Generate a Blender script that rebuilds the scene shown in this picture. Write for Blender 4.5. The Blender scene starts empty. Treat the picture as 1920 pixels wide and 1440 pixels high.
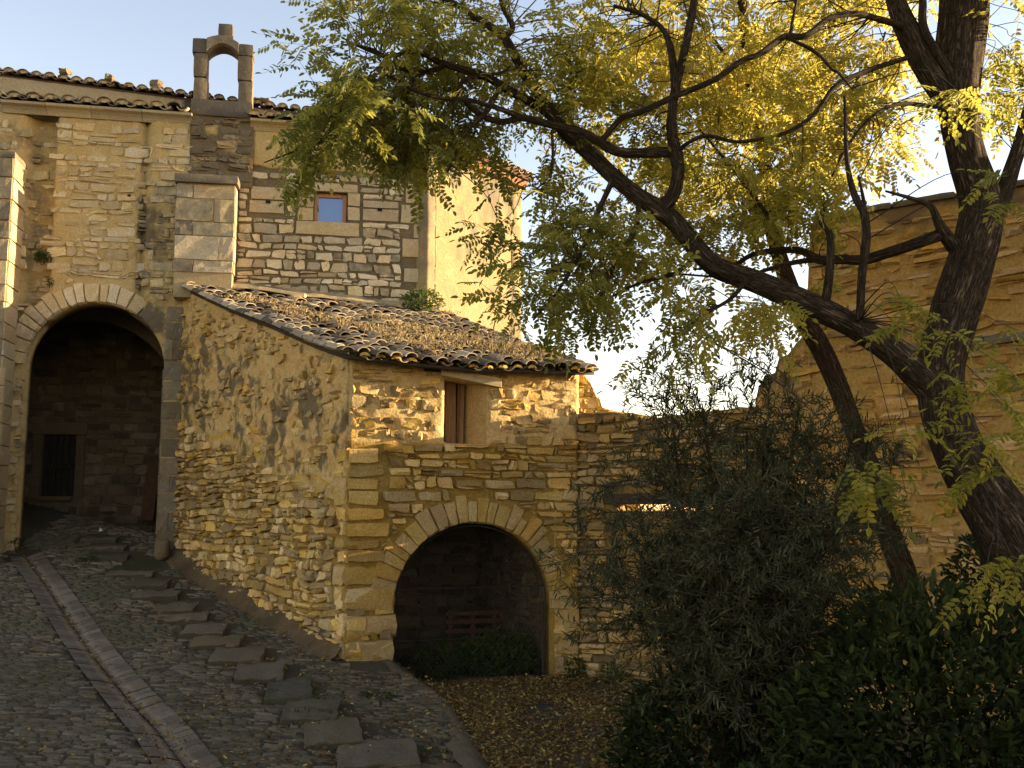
import bpy, math, random
import numpy as np
from mathutils import Vector, Matrix, noise as mn

R = math.radians
rng = random.Random(7)
nr = np.random.default_rng(11)
scene = bpy.context.scene
COL = scene.collection

# ------------------------------------------------------------------ camera, sky, sun, exposure
F, HOR, EYE = 1920.0, 960.0, 2.42
PITCH = math.atan((HOR - 720) / F)
cam = bpy.data.objects.new('camera', bpy.data.cameras.new('camera'))
cam.data.sensor_width = 36.0
cam.data.lens = 36.0 * F / 1920.0
cam.data.clip_start, cam.data.clip_end = 0.1, 3000
cam.location = (0, 0, EYE)
cam.rotation_euler = (R(90) + PITCH, 0, 0)
COL.objects.link(cam)
scene.camera = cam

SKY_GAIN = (1.20, .92, .82)
SUN_AZ, SUN_EL = R(8.5), R(9.0)             # azimuth measured from +X towards +Y
world = bpy.data.worlds.new('World'); scene.world = world
world.use_nodes = True
wn, wl = world.node_tree.nodes, world.node_tree.links
sky = wn.new('ShaderNodeTexSky'); sky.sky_type = 'NISHITA'
sky.sun_disc = False
sky.sun_elevation = SUN_EL
sky.sun_rotation = R(90) - SUN_AZ
sky.altitude = 300; sky.air_density = 1.0; sky.dust_density = 0.35; sky.ozone_density = 1.0
gain = wn.new('ShaderNodeVectorMath'); gain.operation = 'MULTIPLY'; gain.inputs[1].default_value = SKY_GAIN   # the camera's warm white balance
wl.new(sky.outputs[0], gain.inputs[0]); wl.new(gain.outputs[0], wn['Background'].inputs[0])
wn['Background'].inputs[1].default_value = 0.14

sd = bpy.data.lights.new('sun', 'SUN'); sd.energy = 5.0; sd.angle = R(0.5); sd.color = (1.0, 0.80, 0.48)
sun = bpy.data.objects.new('sun', sd); COL.objects.link(sun)
SV = Vector((math.cos(SUN_AZ) * math.cos(SUN_EL), math.sin(SUN_AZ) * math.cos(SUN_EL), math.sin(SUN_EL)))
sun.rotation_euler = (-SV).to_track_quat('-Z', 'Y').to_euler()
sun.location = (30, 5, 20)

vs = scene.view_settings
vs.view_transform = 'Standard'; vs.look = 'None'; vs.gamma = 1.0; vs.use_curve_mapping = False
vs.exposure = 1.92

# ------------------------------------------------------------------ placing helpers
def ray(px, py):
    x, y = (px - 960) / F, (720 - py) / F
    c, s = math.cos(PITCH), math.sin(PITCH)
    return (x, c - y * s, s + y * c)

def at(px, py, Y):
    d = ray(px, py); k = Y / d[1]
    return Vector((d[0] * k, Y, EYE + d[2] * k))

def depth_at_height(px, py, z):
    d = ray(px, py); k = (z - EYE) / d[2]
    return Vector((d[0] * k, d[1] * k, z))

class Plane:
    """vertical plane: t runs to the right along it, z is up, n comes out of the face"""
    def __init__(s, o, ang):
        s.o = Vector((o[0], o[1])); s.u = Vector((math.cos(ang), math.sin(ang))); s.nn = Vector((s.u.y, -s.u.x))
    def tz(s, px, py, n=0.0):
        d = ray(px, py); o = s.o + s.nn * n
        k = (o.dot(s.nn)) / (d[0] * s.nn.x + d[1] * s.nn.y)
        p = Vector((d[0] * k, d[1] * k)) - o
        return p.dot(s.u), EYE + d[2] * k
    def w(s, t, z, n=0.0):
        p = s.o + s.u * t + s.nn * n
        return Vector((p.x, p.y, z))
    def many(s, a):
        a = np.asarray(a, float)
        x = s.o.x + s.u.x * a[:, 0] + s.nn.x * a[:, 2]
        y = s.o.y + s.u.y * a[:, 0] + s.nn.y * a[:, 2]
        return np.stack([x, y, a[:, 1]], 1)

def lerp(a, b, k): return a + (b - a) * k
def sstep(a, b, x):
    k = min(1, max(0, (x - a) / (b - a))); return k * k * (3 - 2 * k)
def interp(pts):
    xs = [p[0] for p in pts]; ys = [p[1] for p in pts]
    return lambda x: float(np.interp(x, xs, ys))
def nz(x, y, z=0.0): return mn.noise(Vector((x, y, z)))
def fbm(x, y, z=0.0, o=4): return mn.fractal(Vector((x, y, z)), 1.0, 2.0, o)

# ------------------------------------------------------------------ object helpers
def fast_mesh(name, V, Fc, smooth=True, attrs=None):
    V = np.asarray(V, np.float32); Fc = np.asarray(Fc, np.int32)
    me = bpy.data.meshes.new(name)
    me.vertices.add(len(V)); me.vertices.foreach_set('co', V.ravel())
    k = Fc.shape[1]
    me.loops.add(Fc.size); me.loops.foreach_set('vertex_index', Fc.ravel())
    me.polygons.add(len(Fc)); me.polygons.foreach_set('loop_start', np.arange(0, Fc.size, k, dtype=np.int32))
    me.polygons.foreach_set('use_smooth', np.full(len(Fc), bool(smooth)))
    for an, av in (attrs or {}).items():
        av = np.asarray(av, np.float32)
        if av.ndim == 0: av = np.full(len(V), float(av), np.float32)
        if av.ndim == 2:
            me.attributes.new(an, 'FLOAT_VECTOR', 'POINT').data.foreach_set('vector', av.ravel())
        else:
            me.attributes.new(an, 'FLOAT', 'POINT').data.foreach_set('value', av)
    me.update(calc_edges=True)
    return me

def pyd(name, V, Fc, smooth=False, attrs=None):
    me = bpy.data.meshes.new(name)
    me.from_pydata([tuple(v) for v in V], [], [tuple(f) for f in Fc])
    me.polygons.foreach_set('use_smooth', np.full(len(me.polygons), bool(smooth)))
    for an, av in (attrs or {}).items():
        av = np.asarray(av, np.float32)
        if av.ndim == 0: av = np.full(len(V), float(av), np.float32)
        me.attributes.new(an, 'FLOAT', 'POINT').data.foreach_set('value', av)
    me.update()
    if smooth: me.set_sharp_from_angle(angle=R(42))
    return me

def link(name, me, mat=None, parent=None, loc=(0, 0, 0), rot=None):
    o = bpy.data.objects.new(name, me)
    COL.objects.link(o)
    if mat is not None and me is not None and len(me.materials) == 0: me.materials.append(mat)
    o.location = loc
    if rot is not None: o.rotation_mode = 'QUATERNION'; o.rotation_quaternion = rot
    if parent is not None: o.parent = parent
    return o

def thing(name, label, cat, loc=(0, 0, 0), group=None):
    o = bpy.data.objects.new(name, None); COL.objects.link(o)
    o.empty_display_size = 0.3
    o.location = loc; o['label'] = label; o['category'] = cat
    if group: o['group'] = group
    return o

def tag(o, label, cat, group=None):
    o['label'] = label; o['category'] = cat
    if group: o['group'] = group
    return o

def root_of(o):
    p = Vector((0, 0, 0))
    while o is not None:
        p += o.location; o = o.parent
    return p

def part(name, me_world, mat, parent):
    """mesh given in world coordinates, hung under parent (parents carry no rotation)"""
    o = link(name, me_world, mat, parent)
    o.location = -root_of(parent)
    return o

def box(lo, hi):
    x0, y0, z0 = lo; x1, y1, z1 = hi
    V = [(x0, y0, z0), (x1, y0, z0), (x1, y1, z0), (x0, y1, z0), (x0, y0, z1), (x1, y0, z1), (x1, y1, z1), (x0, y1, z1)]
    Fc = [(0, 3, 2, 1), (4, 5, 6, 7), (0, 1, 5, 4), (1, 2, 6, 5), (2, 3, 7, 6), (3, 0, 4, 7)]
    return V, Fc

def rough_box(sx, sy, sz, nx=3, ny=3, nzz=3, amp=0.01, rnd=0.02, seed=0, freq=6.0):
    """rounded, uneven block centred on x,y with its foot at z=0"""
    V, idx, Fc = [], {}, []
    def vid(i, j, k):
        key = (i, j, k)
        if key not in idx:
            p = Vector(((i / nx - .5) * sx, (j / ny - .5) * sy, k / nzz * sz))
            q = [abs(i / nx - .5) * 2, abs(j / ny - .5) * 2, abs(k / nzz - .5) * 2]
            e = sorted(q)
            pull = rnd * max(0, (e[1] - 0.75) * 4) + rnd * max(0, (e[0] - .75) * 4)
            c = Vector((0, 0, sz / 2)); d = (p - c).normalized()
            p = p - d * pull + Vector((nz(p.x * freq + seed, p.y * freq, p.z * freq), nz(p.y * freq, p.z * freq + seed, p.x * freq), nz(p.z * freq, p.x * freq, p.y * freq + seed))) * amp
            idx[key] = len(V); V.append(p)
        return idx[key]
    for i in range(nx):
        for j in range(ny):
            Fc.append((vid(i, j, 0), vid(i, j + 1, 0), vid(i + 1, j + 1, 0), vid(i + 1, j, 0)))
            Fc.append((vid(i, j, nzz), vid(i + 1, j, nzz), vid(i + 1, j + 1, nzz), vid(i, j + 1, nzz)))
    for i in range(nx):
        for k in range(nzz):
            Fc.append((vid(i, 0, k), vid(i + 1, 0, k), vid(i + 1, 0, k + 1), vid(i, 0, k + 1)))
            Fc.append((vid(i, ny, k), vid(i, ny, k + 1), vid(i + 1, ny, k + 1), vid(i + 1, ny, k)))
    for j in range(ny):
        for k in range(nzz):
            Fc.append((vid(0, j, k), vid(0, j, k + 1), vid(0, j + 1, k + 1), vid(0, j + 1, k)))
            Fc.append((vid(nx, j, k), vid(nx, j + 1, k), vid(nx, j + 1, k + 1), vid(nx, j, k + 1)))
    return np.array([tuple(v) for v in V]), Fc

# ------------------------------------------------------------------ materials
def new_mat(name):
    m = bpy.data.materials.new(name); m.use_nodes = True
    nt = m.node_tree
    for n in list(nt.nodes):
        if n.type != 'OUTPUT_MATERIAL': nt.nodes.remove(n)
    return m, nt, nt.nodes, nt.links, [n for n in nt.nodes if n.type == 'OUTPUT_MATERIAL'][0]

def node(N, t, **kw):
    n = N.new(t)
    for k, v in kw.items():
        if k in n.inputs.keys() if hasattr(n.inputs, 'keys') else False: n.inputs[k].default_value = v
        else: setattr(n, k, v)
    return n

def noise_node(N, L, vec, scale, detail=4, rough=0.6, dist=0.0):
    n = N.new('ShaderNodeTexNoise'); n.inputs['Scale'].default_value = scale
    n.inputs['Detail'].default_value = detail; n.inputs['Roughness'].default_value = rough; n.inputs['Distortion'].default_value = dist
    L.new(vec, n.inputs['Vector']); return n.outputs['Fac']

def mixc(N, L, fac, a, b, mode='MIX'):
    n = N.new('ShaderNodeMix'); n.data_type = 'RGBA'; n.blend_type = mode
    for sock, v in ((n.inputs[0], fac), (n.inputs[6], a), (n.inputs[7], b)):
        if isinstance(v, (int, float)): sock.default_value = v
        elif isinstance(v, tuple): sock.default_value = (*v, 1)
        else: L.new(v, sock)
    return n.outputs[2]

def mathn(N, L, op, a, b=0.0, c=None):
    n = N.new('ShaderNodeMath'); n.operation = op
    for i, v in enumerate((a, b) if c is None else (a, b, c)):
        if isinstance(v, (int, float)): n.inputs[i].default_value = v
        else: L.new(v, n.inputs[i])
    return n.outputs[0]

def ramp(N, L, fac, stops):
    n = N.new('ShaderNodeValToRGB'); L.new(fac, n.inputs[0])
    e = n.color_ramp.elements
    while len(e) < len(stops): e.new(0.5)
    for el, (p, c) in zip(e, stops):
        el.position = p; el.color = (*c, 1) if len(c) == 3 else c
    return n.outputs[0]

def mrange(N, L, v, a, b, c=0.0, d=1.0):
    n = N.new('ShaderNodeMapRange'); L.new(v, n.inputs[0])
    for i, x in zip((1, 2, 3, 4), (a, b, c, d)): n.inputs[i].default_value = x
    return n.outputs[0]

def attr(N, name):
    n = N.new('ShaderNodeAttribute'); n.attribute_name = name; return n

def stone_mat(name, base, warm, pale, stain_shade=(0.045, 0.04, 0.032), bump=0.5, fine=38.0, lichen=0.25, rough=0.92, dist=0.03, contrast=0.55):
    m, nt, N, L, out = new_mat(name)
    pos = N.new('ShaderNodeNewGeometry').outputs['Position']
    big = noise_node(N, L, pos, 1.3, 4, .6)
    mid = noise_node(N, L, pos, 7.0, 6, .65)
    fin = noise_node(N, L, pos, fine, 5, .7)
    c = mixc(N, L, mrange(N, L, big, .35, .65), base, warm)
    c = mixc(N, L, mrange(N, L, mid, .52, .75, 0, .8), c, pale)
    # each stone has its own tone and drifts a little in hue
    tone = attr(N, 'tone').outputs['Fac']
    v = mrange(N, L, tone, 0, 1, 1 - contrast, 1 + contrast * .6)
    cv = N.new('ShaderNodeVectorMath'); cv.operation = 'SCALE'; L.new(c, cv.inputs[0]); L.new(v, cv.inputs['Scale'])
    c = cv.outputs[0]
    hs = mathn(N, L, 'FRACT', mathn(N, L, 'MULTIPLY', tone, 7.31))
    gy = N.new('ShaderNodeHueSaturation'); L.new(c, gy.inputs['Color']); L.new(mrange(N, L, hs, 0, 1, .88, 1.16), gy.inputs['Saturation'])
    L.new(mrange(N, L, mathn(N, L, 'FRACT', mathn(N, L, 'MULTIPLY', tone, 13.7)), 0, 1, .494, .504), gy.inputs['Hue'])
    c = gy.outputs[0]
    grain = mrange(N, L, fin, .3, .7, .66, 1.2)
    gv = N.new('ShaderNodeVectorMath'); gv.operation = 'SCALE'; L.new(c, gv.inputs[0]); L.new(grain, gv.inputs['Scale'])
    c = gv.outputs[0]
    # lichen and dark growth, plus painted shade on step risers and facade recess
    st = attr(N, 'stain_shade').outputs['Fac']
    sn = mathn(N, L, 'ADD', mathn(N, L, 'MULTIPLY', st, 1.3), mathn(N, L, 'MULTIPLY', mid, .9))
    c = mixc(N, L, mrange(N, L, sn, .72, 1.1, 0, .92), c, stain_shade)
    vo = noise_node(N, L, pos, 22, 3, .5, 1.0)
    c = mixc(N, L, mrange(N, L, vo, .66, .74, 0, lichen), c, (.36, .35, .30))
    b = N.new('ShaderNodeBsdfPrincipled'); L.new(c, b.inputs['Base Color'])
    b.inputs['Roughness'].default_value = rough
    b.inputs['Specular IOR Level'].default_value = 0.15
    h = mathn(N, L, 'ADD', mathn(N, L, 'MULTIPLY', mid, 1.2), mathn(N, L, 'MULTIPLY', fin, .6))
    bp = N.new('ShaderNodeBump'); bp.inputs['Strength'].default_value = bump; bp.inputs['Distance'].default_value = dist
    L.new(h, bp.inputs['Height']); L.new(bp.outputs[0], b.inputs['Normal'])
    L.new(b.outputs[0], out.inputs[0])
    return m

def plain_mat(name, col, rough=.8, col2=None, scale=8.0, bump=.2, spec=.2, metal=0.0, stretch=None, dist=.01):
    m, nt, N, L, out = new_mat(name)
    pos = N.new('ShaderNodeNewGeometry').outputs['Position']
    if stretch:
        mp = N.new('ShaderNodeMapping'); mp.inputs['Scale'].default_value = stretch; L.new(pos, mp.inputs[0]); pos = mp.outputs[0]
    n1 = noise_node(N, L, pos, scale, 6, .65)
    c = mixc(N, L, mrange(N, L, n1, .35, .68), col, col2 or tuple(x * .6 for x in col))
    b = N.new('ShaderNodeBsdfPrincipled'); L.new(c, b.inputs['Base Color'])
    b.inputs['Roughness'].default_value = rough; b.inputs['Specular IOR Level'].default_value = spec; b.inputs['Metallic'].default_value = metal
    bp = N.new('ShaderNodeBump'); bp.inputs['Strength'].default_value = bump; bp.inputs['Distance'].default_value = dist
    L.new(n1, bp.inputs['Height']); L.new(bp.outputs[0], b.inputs['Normal'])
    L.new(b.outputs[0], out.inputs[0])
    return m

def leaf_mat(name, stops, trans=0.5, gloss=.25, rough=.62, tcol=1.3):
    m, nt, N, L, out = new_mat(name)
    hue = attr(N, 'hue').outputs['Fac']
    c = ramp(N, L, hue, stops)
    d = N.new('ShaderNodeBsdfDiffuse'); L.new(c, d.inputs[0])
    t = N.new('ShaderNodeBsdfTranslucent')
    sc = N.new('ShaderNodeVectorMath'); sc.operation = 'SCALE'; L.new(c, sc.inputs[0]); sc.inputs['Scale'].default_value = tcol
    L.new(sc.outputs[0], t.inputs[0])
    mx = N.new('ShaderNodeMixShader'); mx.inputs[0].default_value = trans
    L.new(d.outputs[0], mx.inputs[1]); L.new(t.outputs[0], mx.inputs[2])
    g = N.new('ShaderNodeBsdfGlossy'); g.inputs['Roughness'].default_value = rough; g.inputs[0].default_value = (.8, .85, .9, 1)
    fr = N.new('ShaderNodeFresnel'); fr.inputs[0].default_value = 1.35
    m2 = N.new('ShaderNodeMixShader'); L.new(mathn(N, L, 'MULTIPLY', fr.outputs[0], gloss), m2.inputs[0])
    L.new(mx.outputs[0], m2.inputs[1]); L.new(g.outputs[0], m2.inputs[2])
    L.new(m2.outputs[0], out.inputs[0])
    return m

def bark_mat(name, dark, light, moss=(.09, .085, .04)):
    m, nt, N, L, out = new_mat(name)
    v = attr(N, 'bk').outputs['Vector']
    pos = N.new('ShaderNodeNewGeometry').outputs['Position']
    n1 = noise_node(N, L, v, 5.0, 6, .62, .8)
    n2 = noise_node(N, L, pos, 30, 5, .7)
    n3 = noise_node(N, L, pos, 3.0, 3, .5)
    ridge = mathn(N, L, 'ABSOLUTE', mathn(N, L, 'SUBTRACT', n1, .5))
    r = mrange(N, L, ridge, 0, .14)
    c = mixc(N, L, r, dark, light)
    c = mixc(N, L, mrange(N, L, n2, .35, .7, 0, .5), c, dark)
    c = mixc(N, L, mrange(N, L, n3, .55, .72, 0, .45), c, moss)
    b = N.new('ShaderNodeBsdfPrincipled'); L.new(c, b.inputs['Base Color']); b.inputs['Roughness'].default_value = .95
    b.inputs['Specular IOR Level'].default_value = .1
    h = mathn(N, L, 'ADD', r, mathn(N, L, 'MULTIPLY', n2, .5))
    bp = N.new('ShaderNodeBump'); bp.inputs['Strength'].default_value = 1.0; bp.inputs['Distance'].default_value = .06
    L.new(h, bp.inputs['Height']); L.new(bp.outputs[0], b.inputs['Normal'])
    L.new(b.outputs[0], out.inputs[0])
    return m

M = {}
M['shed_stone'] = stone_mat('shed_limestone', (.60, .425, .175), (.54, .345, .12), (.68, .52, .26), bump=.9, lichen=.15, dist=.04, stain_shade=(.15, .112, .062))
M['shed_mortar'] = stone_mat('shed_earth_mortar', (.56, .385, .145), (.52, .33, .105), (.62, .45, .20), bump=.8, fine=26, lichen=.08, dist=.04, stain_shade=(.13, .095, .052))
M['chapel_stone'] = stone_mat('chapel_limestone', (.58, .465, .275), (.53, .39, .20), (.66, .57, .40), bump=.6, lichen=.25, stain_shade=(.125, .10, .068))
M['chapel_mortar'] = stone_mat('chapel_lime_mortar', (.56, .415, .205), (.52, .36, .155), (.62, .48, .28), bump=.7, lichen=.1, stain_shade=(.12, .09, .055))
M['grey_stone'] = stone_mat('house_grey_limestone', (.56, .48, .32), (.48, .385, .235), (.68, .61, .46), bump=.55, lichen=.35)
M['grey_joint'] = stone_mat('house_dark_joint', (.19, .145, .085), (.15, .115, .07), (.26, .21, .13), bump=.6, lichen=.15)
M['ashlar'] = stone_mat('dressed_stone', (.46, .37, .225), (.42, .32, .18), (.52, .44, .29), bump=.55, lichen=.5, contrast=.35, stain_shade=(.13, .11, .08))
M['dark_ashlar'] = stone_mat('weathered_dressed_stone', (.25, .20, .125), (.22, .16, .09), (.32, .27, .19), bump=.55, lichen=.85, contrast=.4, stain_shade=(.10, .085, .065))
M['wall_stone'] = stone_mat('garden_wall_stone', (.42, .29, .13), (.37, .235, .09), (.48, .36, .19), bump=.7, lichen=.1, stain_shade=(.13, .09, .045))
M['wall_mortar'] = stone_mat('garden_wall_mortar', (.29, .19, .075), (.25, .155, .055), (.34, .24, .11), bump=.8, lichen=.08)
M['tall_stone'] = stone_mat('tall_wall_stone', (.49, .31, .12), (.43, .255, .088), (.54, .375, .17), bump=.85, lichen=.06, stain_shade=(.15, .10, .045))
M['tall_mortar'] = stone_mat('tall_wall_render', (.46, .29, .11), (.41, .245, .082), (.50, .345, .15), bump=.7, fine=24, lichen=.05, dist=.04, stain_shade=(.15, .10, .05))
M['plaster'] = stone_mat('old_yellow_plaster', (.30, .235, .135), (.27, .20, .105), (.36, .30, .195), stain_shade=(.15, .12, .08), bump=.6, fine=30, lichen=.25, contrast=.1)
M['upper_render'] = stone_mat('upper_wall_render', (.43, .345, .22), (.38, .29, .17), (.48, .40, .28), bump=.5, contrast=.1, lichen=.15)
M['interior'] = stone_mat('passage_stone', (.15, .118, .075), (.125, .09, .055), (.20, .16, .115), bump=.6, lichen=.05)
M['tile'] = stone_mat('weathered_clay_tile', (.33, .27, .18), (.33, .235, .145), (.44, .385, .285), stain_shade=(.075, .06, .045), bump=.4, fine=60, lichen=.7, contrast=.75, dist=.008)
M['under_tile'] = stone_mat('clay_tile_underside', (.26, .125, .06), (.22, .11, .055), (.28, .17, .09), bump=.3, fine=60, lichen=.1, dist=.008)
M['cobble'] = stone_mat('street_cobble', (.15, .12, .078), (.12, .09, .056), (.20, .172, .125), stain_shade=(.085, .076, .043), bump=.6, lichen=.1, dist=.02)
M['ramp_earth'] = stone_mat('street_joint_earth', (.075, .059, .038), (.09, .07, .044), (.11, .09, .06), stain_shade=(.045, .042, .018), bump=.7, fine=50, lichen=.05)
M['step'] = stone_mat('step_stone', (.195, .152, .095), (.165, .124, .075), (.235, .195, .13), stain_shade=(.05, .045, .028), bump=.6, lichen=.15)
M['gutter'] = stone_mat('gutter_stone', (.19, .15, .105), (.165, .12, .08), (.26, .22, .165), stain_shade=(.03, .025, .018), bump=.5, lichen=.2, contrast=.4)
M['court'] = stone_mat('courtyard_earth', (.15, .10, .05), (.12, .08, .04), (.20, .15, .085), bump=.8, fine=60, lichen=.05, dist=.03)
M['land'] = plain_mat('dry_land', (.11, .09, .05), .95, (.06, .065, .03), 0.05)
M['wood_pale'] = plain_mat('bleached_beam_wood', (.50, .40, .24), .85, (.30, .22, .12), 6, .5, stretch=(1, 1, 9))
M['wood_brown'] = plain_mat('brown_board_wood', (.13, .075, .038), .8, (.055, .032, .018), 5, .6, stretch=(6, 6, .7))
M['wood_dark'] = plain_mat('dark_beam_wood', (.06, .042, .027), .85, (.03, .022, .015), 6, .5, stretch=(1, 1, 8))
M['wood_frame'] = plain_mat('varnished_window_wood', (.40, .19, .06), .35, (.30, .13, .04), 9, .15, spec=.4, stretch=(4, 4, 1))
M['rust'] = plain_mat('rusty_iron', (.20, .075, .03), .75, (.09, .04, .022), 20, .4)
M['iron'] = plain_mat('dark_iron', (.03, .028, .026), .6, (.05, .035, .025), 30, .2, metal=.4)
M['wire'] = plain_mat('galvanised_wire', (.10, .095, .085), .45, (.06, .055, .05), 30, .1, metal=.6)
M['door_wood'] = plain_mat('worn_door_wood', (.035, .027, .02), .85, (.012, .010, .008), 6, .6, stretch=(5, 5, .6))
M['wood_board'] = plain_mat('weathered_board_wood', (.26, .165, .085), .85, (.15, .09, .045), 5, .5, stretch=(6, 6, .7))
M['hole'] = plain_mat('hole_shade', (.02, .016, .012), 1.0)  # near-black colour standing for shade inside a hole
M['brick'] = plain_mat('red_brick', (.36, .12, .06), .9, (.26, .10, .06), 14, .4)
M['paper'] = plain_mat('white_paper', (.75, .75, .73), .9, (.6, .6, .6), 10)
M['pallet'] = plain_mat('pallet_wood', (.11, .055, .03), .85, (.07, .037, .02), 8, .4)
M['locust_leaf'] = leaf_mat('locust_leaf', [(0, (.075, .080, .015)), (.35, (.14, .135, .026)), (.65, (.24, .215, .034)), (1, (.38, .31, .055))], trans=.6, tcol=1.75, gloss=.06)
M['olive_leaf'] = leaf_mat('olive_leaf', [(0, (.030, .034, .014)), (.6, (.062, .066, .030)), (1, (.13, .125, .07))], trans=.15, gloss=.06)
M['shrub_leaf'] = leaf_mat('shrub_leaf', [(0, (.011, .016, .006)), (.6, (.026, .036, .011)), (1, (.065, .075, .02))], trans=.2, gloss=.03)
M['green_leaf'] = leaf_mat('weed_leaf', [(0, (.025, .045, .010)), (.6, (.055, .085, .018)), (1, (.13, .15, .03))], trans=.4, gloss=.05)
M['litter'] = leaf_mat('fallen_leaf', [(0, (.075, .035, .014)), (.45, (.17, .10, .034)), (.75, (.29, .20, .058)), (1, (.40, .31, .11))], trans=.15, gloss=.04)
M['sedum'] = leaf_mat('dry_sedum', [(0, (.13, .105, .03)), (.5, (.27, .19, .095)), (1, (.40, .30, .17))], trans=.3, gloss=.02)
M['bark'] = bark_mat('locust_bark', (.030, .021, .013), (.27, .185, .115))
M['bark_red'] = bark_mat('reddish_bark', (.032, .02, .012), (.22, .125, .07))
M['twig'] = plain_mat('twig_bark', (.055, .038, .024), .9, (.03, .021, .014), 40, .2)

# window glass: a dark pane that mirrors the sky
m, nt, N, L, out = new_mat('window_glass')
b = N.new('ShaderNodeBsdfPrincipled'); b.inputs['Base Color'].default_value = (.16, .22, .36, 1); b.inputs['Roughness'].default_value = .06
b.inputs['Metallic'].default_value = .55; b.inputs['Specular IOR Level'].default_value = .8
L.new(b.outputs[0], out.inputs[0]); M['glass'] = m

# ------------------------------------------------------------------ masonry helpers
S_PAR = np.array([0, .03, .34, .66, .97, 1.0]); T_PAR = np.array([0, .07, .5, .93, 1.0])
ST_F = np.array([[j * 6 + i, j * 6 + i + 1, (j + 1) * 6 + i + 1, (j + 1) * 6 + i] for j in range(4) for i in range(5)])

SF_PAR = np.array([0, .012, .3, .7, .988, 1.0]); TF_PAR = np.array([0, .02, .5, .98, 1.0])
def stone_geo(q, d, amp=.012, flat=False, sink=-.03, base=0.0, corner=.35, tilt=0.0):
    """q: four (t,z) corners bl, br, tr, tl -> 30 verts in (t,z,n)"""
    q = np.array(q, float)
    s, t = np.meshgrid(SF_PAR, TF_PAR) if flat else np.meshgrid(S_PAR, T_PAR)
    if flat: corner = 0.0; sink = min(sink, d - .025)
    s, t = s.ravel(), t.ravel()
    P = (q[0] * ((1 - s) * (1 - t))[:, None] + q[1] * (s * (1 - t))[:, None] + q[2] * (s * t)[:, None] + q[3] * ((1 - s) * t)[:, None])
    c = q.mean(0)
    si, ti = np.tile(np.arange(6), 5), np.repeat(np.arange(5), 6)
    border = (si == 0) | (si == 5) | (ti == 0) | (ti == 4)
    ring = ~border & ((si == 1) | (si == 4) | (ti == 1) | (ti == 3))
    crn = ((si <= 1) | (si >= 4)) & ((ti <= 1) | (ti >= 3))
    size = min(abs(q[1, 0] - q[0, 0]), abs(q[3, 1] - q[0, 1]))
    w = np.where(crn, corner * .3, 0.0)
    P = P + (c - P) * (w * nr.uniform(.2, 1.0, 30))[:, None] * .6
    P[~border] += nr.normal(0, size * (.006 if flat else .05), (int((~border).sum()), 2))
    P[border] += nr.normal(0, size * (.004 if flat else .03), (int(border.sum()), 2))
    n = np.where(border, sink, np.where(ring, d * (.95 if flat else .9), d)) + base
    ty = (t - .5) * tilt * 2 + (s - .5) * nr.normal(0, .0 if flat else .014)
    n = n + np.where(border, 0, nr.normal(0, amp, 30) + ty)
    return np.column_stack([P, n])

class Masonry:
    def __init__(s): s.items = []
    def add(s, plane, geo, tone, stain_shade=0.0, flat=False):
        W = plane.many(geo)
        c = W.mean(0)
        ext = np.ptp(W, axis=0)
        size = math.hypot(ext[0], ext[1]) * ext[2] / max(c[1], 1) ** 2
        px = 960 + F * c[0] / c[1]
        if not -60 < px < 1980: size *= .02
        st = np.full(len(W), stain_shade) if np.isscalar(stain_shade) else np.asarray(stain_shade)
        s.items.append((W, np.full(len(W), tone), st, c, size, flat))
    def emit(s, name, rest, parent, mat, most=300):
        s.items.sort(key=lambda k: -k[4])
        base = root_of(parent)
        for W, tn, st, c, _, fl in s.items[:most]:
            me = fast_mesh(name, W - c, ST_F, not fl, {'tone': tn, 'stain_shade': st})
            if not fl: me.set_sharp_from_angle(angle=R(30))
            link(name, me, mat, parent, Vector(c) - base)
        r = s.items[most:]
        if r:
            V = np.concatenate([k[0] for k in r]); n = 30
            Fc = np.concatenate([ST_F + n * i for i in range(len(r))])
            me = fast_mesh(rest, V, Fc, True, {'tone': np.concatenate([k[1] for k in r]), 'stain_shade': np.concatenate([k[2] for k in r])}); me.set_sharp_from_angle(angle=R(30))
            o = part(rest, me, mat, parent)
            o['kind'] = 'stuff'

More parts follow.
